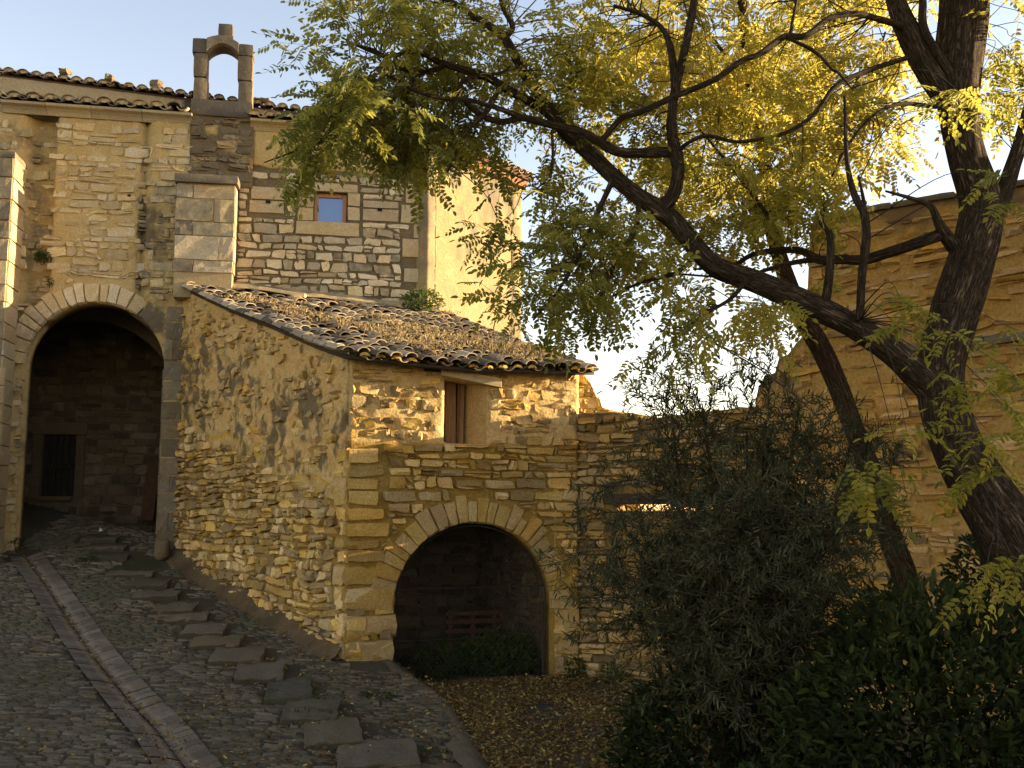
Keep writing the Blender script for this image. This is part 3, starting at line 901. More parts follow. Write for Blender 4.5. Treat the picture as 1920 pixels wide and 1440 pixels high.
def win_f(t, z): return w0 - .03 < t < w1 + .03 and WIN.b[2] - .02 < z < WIN.b[3] + .22
rubble(front, SHED, .01, SW - .01, lambda t: .0, lambda t: z_sun + .2 * (t / SW) + .03, (.075, .185), (.1, .52), .020, (.03, .075), [ring_f, in_quoin, win_f], .013, .05, seed=3, corner=.4)
rubble(front, SHED, .02, SW - .01, lambda t: z_sun + .2 * (t / SW) + .05, lambda t: EAVE_Z - .05, (.08, .19), (.10, .36), .018, (.012, .04), [win_f], .014, .07, seed=8,
       skip=lambda t, z: rng.random() < .12, dfn=lambda t, z: rng.uniform(.8, 1.2), corner=.6)
vous = Masonry()
arch_stones(vous, SHED, ARCH.tc, ARCH.zs, ARCH.r - .01, VR1, 27, R(-4), R(184), (.025, .05), .008, jr=.09, amp=.009, tone=lambda: rng.uniform(.25, .55))
# lower jambs: big rough blocks
for (a, b_, c_, d_) in [(640, 742, 1150, 1196), (648, 735, 1198, 1250), (650, 742, 1100, 1148), (646, 744, 1252, 1284), (1042, 1083, 1140, 1185), (1045, 1084, 1188, 1225), (1046, 1082, 1228, 1262)]:
    ta, tb = SHED.tz(a, (c_ + d_) / 2)[0], SHED.tz(b_, (c_ + d_) / 2)[0]
    quad_stone(quoins, SHED, max(ta, 0), tb, zf(a, d_), zf(a, c_), .05, amp=.016, jit=.03, tone=rng.uniform(.2, .6), corner=.4, flat=False)
front.emit('stone', 'rubble_infill', fw, M['shed_stone'], 170)
quoins.emit('quoin', 'quoin_rest', fw, M['shed_stone'])
vous.emit('arch_stone', 'arch_rest', fw, M['shed_stone'])

# left wall
s_top = interp([(-.1, SIDE.tz(349, 540)[1]), (SIDE_L, SIDE.tz(646, 663)[1])])
s_bot = lambda t: zr(SIDE.w(t, 0).x, SIDE.w(t, 0).y) - .3
def black_patch(t, z):
    f = (z - s_bot(t)) / (s_top(t) - s_bot(t))
    return max(0, min(1, sstep(.42, .58, f) * sstep(1.0, .8, f) * (.30 + .55 * fbm(t * 1.3, z * .9, 12) + .55 * fbm(t * 5, z * 3, 3) + .3 * nz(t * 14, z * 9, 8))))
def rend(t, z):
    f = (z - s_bot(t)) / (s_top(t) - s_bot(t)); return sstep(.40, .60, f + .06 * nz(t * .9, 2))
s_disp = lambda t, z: .02 * fbm(t * 3, z * 3, 21) + rend(t, z) * (.035 + .05 * fbm(t * 4.5, z * 6, 31) + .025 * nz(t * 13, z * 13, 5))
sw = part('wall', wall_mesh('shed_left_wall', SIDE, -.1, SIDE_L, s_bot, s_top, .05, .45, s_disp, [], black_patch, lambda t, z: .1 + .5 * rend(t, z)), M['shed_mortar'], shed)  # lower mortar darkened in colour, as shade in the recessed joints
side = Masonry(); sq = Masonry()
def in_sq(t, z):
    for z0, z1, wq in qrows:
        if z0 < z < z1 and t > SIDE_L - (.75 - wq) - .03: return True
    return False
for z0, z1, wq in qrows: quad_stone(sq, SIDE, SIDE_L - (.75 - wq), SIDE_L + .02, z0 + .012, z1 - .012, .05, jit=.02, amp=.012, tone=rng.uniform(.2, .8), flat=False, corner=.35)
for (c_, d_) in [(1100, 1148), (1150, 1196), (1198, 1235)]:
    quad_stone(sq, SIDE, SIDE_L - rng.uniform(.15, .3), SIDE_L + .02, zf(645, d_), zf(645, c_), .05, amp=.016, jit=.02, corner=.4, flat=False)
follow = lambda t, z: (s_bot(t) - s_bot(SIDE_L)) * sstep(1.4, .2, z - .3)
rubble(side, SIDE, 0, SIDE_L - .02, lambda t: s_bot(t) + .28, lambda t: lerp(s_bot(t), s_top(t), .54), (.065, .16), (.1, .5), .016, (.03, .10), [in_sq], .016, .08, seed=14,
       tone=lambda t, z: rng.random(), stain_shade=lambda t, z: .5 * max(0, black_patch(t, z)) + (.3 if rng.random() < .08 else 0), corner=.55)
rubble(side, SIDE, 0, SIDE_L - .02, lambda t: lerp(s_bot(t), s_top(t), .56), lambda t: s_top(t) - .06, (.10, .2), (.12, .34), .02, (.05, .1), [in_sq], .022, .06, seed=19,
       skip=lambda t, z: rng.random() < lerp(.72, .35, sstep(.85, .97, (z - s_bot(t)) / (s_top(t) - s_bot(t)))), stain_shade=lambda t, z: .5 * black_patch(t, z), tone=lambda t, z: rng.uniform(.3, .9), corner=.7)
side.emit('stone', 'rubble_infill', sw, M['shed_stone'], 130)
sq.emit('quoin', 'quoin_rest', sw, M['shed_stone'])

# right wall and back wall of the shed (seen only from beside), inner room behind the arch
RIGHT = Plane(SHED.w(SW, 0).xy, math.atan2((CHA.w(CW, 0).y - SHED.w(SW, 0).y), (CHA.w(CW, 0).x - SHED.w(SW, 0).x)))
rl = (CHA.w(CW, 0).xy - SHED.w(SW, 0).xy).length
part('wall', wall_mesh('shed_right_wall', RIGHT, .05, rl, lambda t: -.4, interp([(0, EAVE_Z), (rl, EAVE_Z + 1.45)]), .4, .4, lambda t, z: 0), M['shed_mortar'], shed)
BK = Plane(SHED.w(0, 0, -2.7).xy, A)
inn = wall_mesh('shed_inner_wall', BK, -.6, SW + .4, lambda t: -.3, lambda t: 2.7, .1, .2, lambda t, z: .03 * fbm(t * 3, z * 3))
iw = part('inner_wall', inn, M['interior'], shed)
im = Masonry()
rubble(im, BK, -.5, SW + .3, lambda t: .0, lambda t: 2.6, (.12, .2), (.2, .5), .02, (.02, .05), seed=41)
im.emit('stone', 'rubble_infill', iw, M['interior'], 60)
V, Fc = [], []
for i in range(17):                                             # inner barrel vault
    a = math.pi * i / 16
    for k in (0, 1):
        p = SHED.w(ARCH.tc + (ARCH.r + .25) * math.cos(a), ARCH.zs + (ARCH.r + .2) * math.sin(a), -.4 - 2.35 * k); V.append(tuple(p))
    if i: Fc.append((2 * i - 2, 2 * i - 1, 2 * i + 1, 2 * i))
for sg in (0, 1):
    b0 = len(V)
    for k in (0, 1):
        for zz_ in (ARCH.zs, -.3): V.append(tuple(SHED.w(ARCH.tc + (ARCH.r + .25) * (1 if sg == 0 else -1), zz_, -.4 - 2.35 * k)))
    Fc.append((b0, b0 + 1, b0 + 3, b0 + 2))
vm = pyd('shed_vault', V, Fc, False, {'tone': .2, 'stain_shade': .5})
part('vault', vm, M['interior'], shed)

IR = Plane(RIGHT.w(rl, 0, -.42).xy, math.atan2(RIGHT.u.y, RIGHT.u.x) + math.pi)
part('inner_wall', wall_mesh('shed_inner_side', IR, rl - 4.2, rl - .3, lambda t: -.3, lambda t: 2.6, .12, .03, lambda t, z: .01 + .02 * fbm(t * 3, z * 3)), M['interior'], shed)
irm = Masonry()
rubble(irm, IR, rl - 4.2, rl - .35, lambda t: .0, lambda t: 2.5, (.08, .17), (.15, .45), .02, (.02, .06), seed=45, tone=lambda t, z: rng.uniform(.0, .7))
irm.emit('stone', 'rubble_infill', iw, M['interior'], 60)
# window opening: boards, rusty strips, rough reveal, beam
def plank(plane, t0, t1, z0, z1, n0, n1, name, mat, parent, skew=0.0, top_skew=0.0):
    c = [(t0, z0), (t1, z0), (t1 + skew, z1), (t0 + skew, z1 + top_skew)]
    V = [tuple(plane.w(a, b, n)) for n in (n0, n1) for a, b in c]
    Fc = [(0, 3, 2, 1), (4, 5, 6, 7), (0, 1, 5, 4), (1, 2, 6, 5), (2, 3, 7, 6), (3, 0, 4, 7)]
    V = np.array(V); cc = V.mean(0)
    o = link(name, pyd(name, V - cc, Fc), mat, parent, Vector(cc) - root_of(parent))
    bv = o.modifiers.new('bevel', 'BEVEL'); bv.width = .006; bv.segments = 1
    return o
wt = lambda f: lerp(w0, w1, f)
wz0, wz1 = WIN.b[2], WIN.b[3]
sh = plank(SHED, wt(-.02), wt(.14), wz0, wz1, -.30, -.26, 'board', M['wood_board'], shed)
plank(SHED, wt(.15), wt(.40), wz0, wz1, -.33, -.285, 'board', M['wood_board'], shed, -.01)
plank(SHED, wt(.41), wt(.56), wz0, wz1, -.31, -.27, 'board', M['wood_board'], shed, .02)
plank(SHED, wt(.10), wt(.135), wz0, wz1, -.255, -.235, 'iron_strip', M['rust'], shed)
plank(SHED, wt(.41), wt(.44), wz0, wz1, -.265, -.245, 'iron_strip', M['rust'], shed, .03)
# splayed right reveal
V, Fc = [], []
for i in range(8):
    for k in range(8):
        f = k / 7
        t = lerp(wt(1.03), wt(.56), f ** .8); n = lerp(.0, -.42, f)
        z = lerp(wz0 - .03, wz1 + .02, i / 7)
        V.append(tuple(SHED.w(t + .02 * nz(f * 4, z * 4, 2), z, n + .03 * nz(z * 5, f * 4, 9))))
        if i and k: Fc.append(((i - 1) * 8 + k - 1, (i - 1) * 8 + k, i * 8 + k, i * 8 + k - 1)[::-1])
part('window_reveal', fast_mesh('window_reveal', V, Fc, True, {'tone': .45, 'stain_shade': .05}), M['shed_mortar'], shed)
V, Fc = [], []
for i in range(10):                                             # sloping earth sill
    for k in range(6):
        t = lerp(w0 - .02, w1 + .02, i / 9); n = lerp(.06, -.45, k / 5)
        V.append(tuple(SHED.w(t, wz0 - .05 + .06 * math.sin(k / 5 * 3) + .02 * nz(t * 6, k * .8, 3), n)))
        if i and k: Fc.append(((i - 1) * 6 + k - 1, (i - 1) * 6 + k, i * 6 + k, i * 6 + k - 1)[::-1])
part('window_sill', fast_mesh('window_sill', V, Fc, True, {'tone': .55, 'stain_shade': 0.0}), M['shed_mortar'], shed)
dk = pyd('dark', [tuple(SHED.w(t, z, -.44)) for t, z in ((w0 - .3, wz0 - .2), (w1 + .3, wz0 - .2), (w1 + .3, wz1 + .2), (w0 - .3, wz1 + .2))], [(0, 1, 2, 3)])
part('window_back', dk, M['wood_brown'], shed)
lb = plank(SHED, LINT[0], LINT[1], LINT[2] + .055, LINT[3] + .0, -.35, .13, 'lintel_beam', M['wood_pale'], shed)
for v in lb.data.vertices:                                      # the beam sags to the right
    tt = (Vector((v.co.x, v.co.y)) ).dot(SHED.u)
    v.co.z -= .075 * tt / .45 * 1.0
plank(SHED, LINT[0] - .25, LINT[0] + .3, LINT[3] + .0, LINT[3] + .07, -.35, .05, 'lintel_beam', M['wood_dark'], shed)

# ---- roof
fl = SHED.w(-.1, zf(650, 664) + .03, .26); fr_ = SHED.w(SW + .16, zf(1108, 694) + .03, .26)
bl = CHA.w(-.05, CHA.tz(350, 532)[1], .03); br = CHA.w(CW + .3, CHA.tz(816, 588)[1], .0)
def roof(i, j):                                                 # i across 0..1, j up the slope 0..1
    a = fl.lerp(fr_, i); b_ = bl.lerp(br, i)
    p = a.lerp(b_, j); p.z += .035 * math.sin(math.pi * j) * -1 + .03 * nz(i * 5, j * 4, 2) - .07 * math.sin(math.pi * i) * (1 - j)
    return p
V, Fc = [], []
for i in range(13):
    for j in range(13):
        p = roof(i / 12, j / 12); V.append((p.x, p.y, p.z - .09))
        if i and j: Fc.append(((i - 1) * 13 + j - 1, i * 13 + j - 1, i * 13 + j, (i - 1) * 13 + j))
rdeck = part('roof', fast_mesh('shed_roof_deck', V, Fc, True), M['wood_dark'], shed)
sm = rdeck.modifiers.new('thick', 'SOLIDIFY'); sm.thickness = .05; sm.offset = -1

def tile_mesh(name, L, r0, r1, flip, seed, thick=.016):
    r = random.Random(seed); V, Fc = [], []; n = 6
    for ring_ in range(2):
        for (L_, rr) in ((0, r0), (L, r1)):
            for k in range(n + 1):
                a = math.pi * (k / n) * .92 + math.pi * .04
                rad = rr - thick * ring_
                y_ = rad * math.cos(a); z_ = rad * math.sin(a) * .72
                if flip: z_ = -z_ + thick
                V.append((L_, y_ + .004 * r.uniform(-1, 1), z_ + .003 * r.uniform(-1, 1)))
    m_ = n + 1
    for k in range(n):
        Fc.append((k, k + 1, m_ + k + 1, m_ + k)); Fc.append((2 * m_ + k + 1, 2 * m_ + k, 3 * m_ + k, 3 * m_ + k + 1))
        Fc.append((k + 1, k, 2 * m_ + k, 2 * m_ + k + 1)); Fc.append((m_ + k, m_ + k + 1, 3 * m_ + k + 1, 3 * m_ + k))
    Fc += [(0, m_, 3 * m_, 2 * m_), (n, 2 * m_ + n, 3 * m_ + n, m_ + n)]
    V = np.array(V); me = pyd(name, V, Fc, True, {'tone': r.random(), 'stain_shade': r.random() * .32})
    return me, V, np.array([list(f) for f in Fc])
TL = .46
cov = [tile_mesh('tile', TL, .108, .088, False, k) for k in range(8)]
pan = [tile_mesh('pan_tile', TL, .088, .105, True, 50 + k) for k in range(6)]
for a in cov + pan: a[0].materials.append(M['tile'])

pk = 8; _pv = [(0, .0, -.01)] + [(0, .088 * math.cos(math.pi * k / pk), .064 * math.sin(math.pi * k / pk)) for k in range(pk + 1)]
_pv = [(x + .025, y, z) for x, y, z in _pv] + [(x + .1, y, z) for x, y, z in _pv]
_pf = [(0, k + 2, k + 1) for k in range(pk)] + [(k + 1, k + 2, k + 12, k + 11) for k in range(pk)]
plug_me = [pyd('mortar_plug', [(x + .012 * rng.random(), y, z + .004 * rng.random()) for x, y, z in _pv], _pf, False, {'tone': rng.uniform(.5, 1), 'stain_shade': rng.random() * .3}) for _ in range(4)]
for me_ in plug_me: me_.materials.append(M['chapel_stone'])
class Roofing:
    plugs = False
    def __init__(s): s.it = []
    def add(s, kind, p, xdir, up, sc=1.0):
        X = Vector(xdir).normalized(); Y = Vector(up).cross(X).normalized(); Z = X.cross(Y)
        s.it.append((kind, Vector(p), Matrix((X, Y, Z)).transposed(), sc))
    def emit(s, parent, most=300, name='tile', rest='tile_field'):
        base = root_of(parent)
        s.it.sort(key=lambda k: (k[1].y + (0 if k[0] == 'c' else .4)))
        if s.plugs:
            for kd, p, m3, sc in s.it:
                if kd == 'e' and rng.random() < .85:
                    o = bpy.data.objects.new('mortar_plug', rng.choice(plug_me)); COL.objects.link(o); o.parent = parent
                    o.location = p - base; o.rotation_mode = 'QUATERNION'; o.rotation_quaternion = m3.to_quaternion(); o.scale = (sc, sc, sc)
        s.it = [k for k in s.it if k[0] != 'e']
        V, Fc, T, S, off = [], [], [], [], 0
        for n_, (kd, p, m3, sc) in enumerate(s.it):
            src = rng.choice(cov if kd == 'c' else pan)
            if n_ < most:
                o = bpy.data.objects.new(name if kd == 'c' else 'pan_tile', src[0]); COL.objects.link(o); o.parent = parent
                o.location = p - base; o.rotation_mode = 'QUATERNION'; o.rotation_quaternion = m3.to_quaternion(); o.scale = (sc, sc, sc)
            else:
                q = src[1] * sc @ np.array(m3).T + np.array(p)
                V.append(q); Fc.append(src[2] + off); off += len(q)
                T.append(np.full(len(q), rng.random())); S.append(np.full(len(q), rng.random() * .45))
        if V:
            o = part(rest, fast_mesh(rest, np.concatenate(V), np.concatenate(Fc), True, {'tone': np.concatenate(T), 'stain_shade': np.concatenate(S)}), M['tile'], parent)
            o['kind'] = 'stuff'
rf = Roofing()
NC, NRW = 17, 21
for c in range(NC):
    for r_ in range(NRW):
        for kd in 'cp':
            i = (c + (.5 if kd == 'p' else 0)) / (NC - .5) + rng.uniform(-.004, .004)
            if i > 1.0: continue
            j = (r_ - .25) / NRW + rng.uniform(-.011, .011)
            if kd == 'p': j += .012
            p = roof(i, j); p2 = roof(i, j + .04)
            d_ = p2 - p; d_ += Vector((rng.uniform(-.09, .09), rng.uniform(-.05, .05), rng.uniform(-.03, .03))) * d_.length
            acr = roof(min(i + .03, 1.03), j) - roof(i - .03, j)
            up = acr.cross(d_).normalized()
            k = lerp(1.0, 1.22, j)
            p = p + up * (.005 if kd == 'c' else -.03) + up * rng.uniform(-.012, .02) - Vector((0, 0, .05))
            rf.add(kd, p + up * .03, d_ + up * -.02, up, k)
rf.emit(rdeck, 300)
# mortar plugs and the row of tiles laid flat under the eave
V, Fc = [], []
for c in range(NC):
    p = roof(c / (NC - .5), -.012)
    if rng.random() < .3: continue
    V, Fc, b0 = [], [], 0; V.append((p.x, p.y + .03, p.z - .03))
    for k in range(7):
        a = math.pi * k / 6
        q = p + Vector((SHED.u.x, SHED.u.y, 0)) * math.cos(a) * .075; V.append((q.x, q.y + .035 + .015 * rng.random(), q.z - .045 + .06 * math.sin(a)))
        if k: Fc.append((b0, b0 + k, b0 + k + 1))
    part('mortar_plug', pyd('mortar_plug', V, Fc, False, {'tone': .8, 'stain_shade': 0.0}), M['shed_mortar'], rdeck)

for c in range(NC * 1):
    t = lerp(.02, SW + .05, (c + .5) / NC); z = EAVE_Z + .015
    p = SHED.w(t, z, .17)
    V, Fc = [], []
    o = None
    src = rng.choice(pan)
    o = bpy.data.objects.new('eave_tile', src[0].copy()); COL.objects.link(o); o.parent = shed
    o.data.materials.clear(); o.data.materials.append(M['under_tile'])
    X = Vector((-SHED.nn.x, -SHED.nn.y, .0)); Z = Vector((0, 0, 1)); Y = Z.cross(X)
    o.rotation_mode = 'QUATERNION'; o.rotation_quaternion = Matrix((X, Y, Z)).transposed().to_quaternion(); o.location = p + Vector((0, 0, .06)) - root_of(shed)
# verge: a course of tile along the left edge
for r_ in range(18):
    j = r_ / 18.5
    p, p2 = roof(-.012, j), roof(-.012, j + .05); d_ = p2 - p
    src = rng.choice(cov); X = d_.normalized(); up = (roof(.05, j) - roof(0, j)).cross(d_).normalized(); Y = up.cross(X).normalized(); Z = X.cross(Y)
    o = bpy.data.objects.new('verge_tile', src[0]); COL.objects.link(o); o.parent = rdeck
    o.location = p + Z * .0 - Vector((0, 0, .03)) - root_of(rdeck); o.rotation_mode = 'QUATERNION'; o.rotation_quaternion = Matrix((X, Y, Z)).transposed().to_quaternion(); o.scale = (1.05, 1.05, 1.05)
# rough mortar flashing where the roof meets the chapel, with a long pale slab on it
V, Fc = [], []
for i in range(46):
    t = lerp(-.05, CW + .05, i / 45)
    p = roof(i / 45 * .96, .985)
    for k, (n_, h_) in enumerate(((.0, .22), (.1, .16), (.25, .08), (.42, -.02))):
        q = CHA.w(t, 0, n_ + .03 * nz(t * 3, k)); V.append((q.x, q.y, p.z + h_ - .02 + .05 * nz(t * 2.2, k * .5, 8)))
        if i and k: Fc.append(((i - 1) * 4 + k - 1, (i - 1) * 4 + k, i * 4 + k, i * 4 + k - 1)[::-1])
part('flashing', fast_mesh('flashing', V, Fc, True, {'tone': .4, 'stain_shade': [.25 + .5 * fbm(v[0] * 2, v[1] * 2) for v in V]}), M['ashlar'], shed)
sp = roof(.33, .93)
Vb, Fb = rough_box(.95, .2, .07, 5, 2, 2, .008, .012, 3)
o = link('loose_slab', pyd('loose_slab', Vb, Fb, True, {'tone': .9, 'stain_shade': 0.0}), M['chapel_stone'], None, sp + Vector((0, 0, .07)))
o.rotation_euler = (.12, .16, R(3)); tag(o, 'long pale stone slab lying on the roof tiles below the chapel wall', 'stone slab')

# ================================================================== CHAPEL
chapel = thing('chapel', 'old stone chapel with arched passage, small window and open bell gable', 'chapel', CHA.w(-1.5, 1.5))
cz = lambda px, py: CHA.tz(px, py)[1]
ct = lambda px, py: CHA.tz(px, py)[0]
TL0 = ct(-40, 600)
CTOP = cz(300, 236)
pc = (ct(38, 800) + ct(304, 800)) / 2; pr = (ct(304, 800) - ct(38, 800)) / 2
PAS = ArchOpen(pc, cz(180, 567) - pr, pr, -.2)
wt0, wt1, wq0, wq1 = ct(589, 390), ct(650, 390), cz(620, 419), cz(620, 361)
CWIN = RectOpen(wt0, wt1, wq0, wq1)
pan0, pan1, pan2 = ct(100, 400), ct(268, 400), ct(330, 400)
def c_base(t, z):
    if t > 0: return 0.0
    b = 0.0
    b -= .30 * sstep(pan0 + .02, pan0 - .10, t + .05 * nz(z * 1.5, 4)) * sstep(ct(30, 400), ct(60, 400), t)
    b += .05 * sstep(pan1, pan1 + .04, t)
    b -= .13 * math.exp(-((t - pan1) / .07) ** 2) * (1.15 if z > PAS.zs + pr * .75 else 0)
    return b
gA, gB = ct(360, 260), ct(474, 260)
def c_stain_shade(t, z):
    s = 0
    if z > cz(400, 352): s = max(s, .85 * sstep(gA - .25, gA + .15, t + .08 * nz(z * 3, 1)) * sstep(gB + .22, gB - .1, t))
    if pan1 - .1 < t < .02: s = max(s, (.45 + .3 * nz(t * 3, z * 1.5)) * sstep(cz(300, 235), cz(300, 420), z) + .15)
    if t > ct(440, 400) and z < cz(600, 500): s = max(s, .25)
    if t < pan0: s = max(s, .35)  # shade of the recess beside the pier, put into the colour
    return s * (.52 + .55 * fbm(t * 2.2, z * 2.2, 8) + .25 * nz(t * 9, z * 9, 2)) + .18 * max(0, fbm(t * 1.5, z * 1.5, 4))
c_disp = lambda t, z: c_base(t, z) + (.02 if t < 0 else .012) * fbm(t * 4, z * 4, 3)
cbot = lambda t: -.2 if t < .1 else 3.0
cw = part('facade', wall_mesh('chapel_facade', CHA, TL0, .12, lambda t: -.3, lambda t: CTOP + .1, .06, .5, c_disp, [PAS], c_stain_shade), M['chapel_mortar'], chapel)
cw2 = part('facade', wall_mesh('chapel_right_facade', CHA, .12, CW, lambda t: 1.0, lambda t: CTOP + .1 - .02 * t, .07, .5, c_disp, [CWIN], c_stain_shade), M['grey_joint'], chapel)

left = Masonry()
p_ring = ArchOpen(PAS.tc, PAS.zs, PAS.r + .42, PAS.zs - .1, .02); p_in = ArchOpen(PAS.tc, PAS.zs, PAS.r, -2, .02)
butA, butB, butZ0, butZ1 = ct(334, 440), ct(443, 440), cz(390, 520), cz(390, 346)
but_f = lambda t, z: butA - .02 < t < butB + .02 and z < butZ1 + .1
jam_f = lambda t, z: ct(304, 800) < t < .02 and z < cz(320, 560)
pf = lambda t, z: (z > PAS.zs - .05 and p_ring(t, z)) or p_in(t, z)
rubble(left, CHA, TL0, .1, lambda t: .3, lambda t: CTOP, (.08, .24), (.14, .6), .018, (-.004, .022), [pf, but_f, jam_f], .012, .06, seed=23, base=lambda t, z: c_base(t, z) + .012,
       skip=lambda t, z: rng.random() < (.14 if z < cz(200, 330) else .25), stain_shade=c_stain_shade, tone=lambda t, z: rng.uniform(.35, .8), corner=.5)
# stained shaft under the bell gable
sh0, sh1 = gA - .02, gB + .02
part('gable_shaft', wall_mesh('gable_shaft', CHA, sh0, sh1, lambda t: butZ1 - .05, lambda t: cz(415, 218), .05, .4, lambda t, z: .07 + .03 * fbm(t * 4, z * 4, 4), [], lambda t, z: .55 + .4 * fbm(t * 3, z * 3, 6)), M['chapel_mortar'], chapel)
rubble(left, CHA, sh0, sh1, lambda t: butZ1 + .08, lambda t: cz(415, 222), (.08, .17), (.12, .4), .02, (.0, .03), [], .014, .04, seed=27, skip=lambda t, z: rng.random() < .3, base=lambda t, z: .08, stain_shade=lambda t, z: .5 + .4 * nz(t * 3, z * 3, 6), corner=.5)
left.emit('stone', 'rubble_infill', cw, M['chapel_stone'], 130)

right = Masonry(); dress = Masonry()
blocks = []                                                      # (px0, px1, py0, py1) dressed blocks
for b in [(566, 672, 344, 361), (560, 589, 363, 389), (558, 588, 389, 415), (651, 676, 362, 388), (651, 675, 388, 414), (553, 675, 416, 442),
          (470, 535, 351, 376), (466, 534, 376, 401), (680, 748, 378, 391), (679, 748, 392, 416), (751, 815, 384, 420), (774, 815, 421, 448), (753, 815, 448, 484),
          (786, 815, 485, 502), (757, 815, 503, 531), (790, 815, 532, 560), (770, 815, 560, 590), (760, 815, 345, 383), (780, 815, 310, 344), (756, 815, 275, 309)]:
    ym = (b[2] + b[3]) / 2
    t0, t1 = ct(b[0], ym), ct(b[1], ym); z0, z1 = cz((b[0] + b[1]) / 2, b[3]), cz((b[0] + b[1]) / 2, b[2])
    if b[1] == 815: t1 = CW + .0
    blocks.append((t0, t1, z0, z1))
    quad_stone(dress, CHA, t0 + .008, t1 - .008, z0 + .008, z1 - .008, .035, tone=rng.uniform(.4, .75), stain_shade=.12 if b[1] == 815 else .02)
def in_block(t, z):
    for a, b_, c_, d_ in blocks:
        if a - .015 < t < b_ + .015 and c_ - .015 < z < d_ + .015: return True
    return False
win_c = lambda t, z: CWIN(t, z) or in_block(t, z)
rz = lambda t: roof(min(1, max(0, t / CW)), 1).z
rubble(right, CHA, ct(445, 450), CW - .01, lambda t: rz(t) - .25, lambda t: cz(640, 318), (.11, .25), (.17, .52), .022, (.02, .05), [win_c, but_f], .01, .03, seed=33, tone=lambda t, z: rng.uniform(.15, 1.0), corner=.45,
       stain_shade=lambda t, z: .12 + .2 * (rng.random() < .2))
rubble(right, CHA, ct(475, 280), CW - .01, lambda t: cz(640, 314), lambda t: CTOP - .04, (.10, .2), (.2, .5), .03, (.0, .02), [win_c], .01, .03, seed=35, tone=lambda t, z: rng.uniform(.4, 1.0), corner=.5)
right.emit('stone', 'rubble_infill', cw2, M['grey_stone'], 170)
dress.emit('dressed_block', 'dressed_rest', cw2, M['ashlar'])
# upper strip of lime render on the right facade
part('render_band', wall_mesh('render_band', CHA, ct(474, 280), CW, lambda t: cz(640, 322) + .1 * nz(t * 2, 1), lambda t: CTOP + .05, .06, .3, lambda t, z: .022 + .012 * fbm(t * 4, z * 4, 8), [], lambda t, z: .1), M['chapel_mortar'], chapel)
# put-log holes: near-black plugs standing in for the shade inside
for (px, py, w) in [(503, 380, 8), (712, 395, 8), (243, 368, 5)]:
    t, z = CHA.tz(px, py); h = .045 if w > 6 else .03
    b0 = c_base(t, z)
    V = [tuple(CHA.w(t + a * h, z + c_ * h * .8, b0 + n)) for n in (.052, -.03) for a, c_ in ((-1, -.7), (1, -.7), (1.1, .7), (.2, 1), (-1.1, .8))]
    Fc = [(0, 1, 2, 3, 4), (9, 8, 7, 6, 5)] + [(i, 5 + i, 5 + (i + 1) % 5, (i + 1) % 5) for i in range(5)]
    part('putlog_hole_shade', pyd('putlog_hole_shade', V, Fc), M['hole'], chapel)
# window
wf = link('window', None, None, chapel, CHA.w((wt0 + wt1) / 2, (wq0 + wq1) / 2, -.06) - root_of(chapel))
e = .085
for a, b_, c_, d_ in [(wt0, wt0 + e, wq0, wq1), (wt1 - e, wt1, wq0, wq1), (wt0 + e, wt1 - e, wq1 - e, wq1), (wt0 + e, wt1 - e, wq0, wq0 + e * .6)]:
    plank(CHA, a, b_, c_, d_, -.16, -.085, 'window_frame', M['wood_frame'], wf)
gp = pyd('pane', [tuple(CHA.w(t, z, n)) for n in (-.15, -.125) for t, z in ((wt0 + e, wq0 + e * .6), (wt1 - e, wq0 + e * .6), (wt1 - e, wq1 - e), (wt0 + e, wq1 - e))],
         [(4, 5, 6, 7), (0, 3, 2, 1), (0, 1, 5, 4), (1, 2, 6, 5), (2, 3, 7, 6), (3, 0, 4, 7)])
part('pane', gp, M['glass'], wf)
V, Fc = [], []                                                   # stone reveals round the window
for k, (t, z) in enumerate(((wt0, wq0), (wt1, wq0), (wt1, wq1), (wt0, wq1))):
    V += [tuple(CHA.w(t, z, .03)), tuple(CHA.w(t, z, -.35))]
for k in range(4): Fc.append((2 * k, 2 * ((k + 1) % 4), 2 * ((k + 1) % 4) + 1, 2 * k + 1))
part('window_reveal', pyd('window_reveal', V, Fc, False, {'tone': .5, 'stain_shade': 0.0}), M['ashlar'], chapel)

# arch stones of the passage
av = Masonry()
arch_stones(av, CHA, PAS.tc, PAS.zs, PAS.r - .01, PAS.r + .42, 21, R(2), R(178), (.02, .045), .012, tone=lambda: rng.uniform(.35, .9), stain_shade=.0, amp=.005, base=.02)
for W, tn, st, c, sz, fl_ in av.items:
    t = (Vector((c[0], c[1])) - CHA.o).dot(CHA.u)
    st[:] = .75 if t > ct(262, 600) else (.3 if t < ct(95, 600) else .05)
av.emit('arch_stone', 'arch_rest', cw, M['chapel_stone'])
# dark dressed jamb between passage and shed
jb = Masonry()
z = cz(320, 575); jt0, jt1 = ct(304, 800), -.005
while z > .9:
    h = rng.uniform(.26, .42); f = rng.choice([.45, .55, 1.0, 1.0])
    if f < 1:
        quad_stone(jb, CHA, jt0, lerp(jt0, jt1, f) - .006, z - h + .006, z - .006, .05, stain_shade=.3, base=.02); quad_stone(jb, CHA, lerp(jt0, jt1, f) + .006, jt1, z - h + .006, z - .006, .05, stain_shade=.35, base=.02)
    else: quad_stone(jb, CHA, jt0, jt1, z - h + .006, z - .006, .05, stain_shade=.3, base=.02)
    z -= h
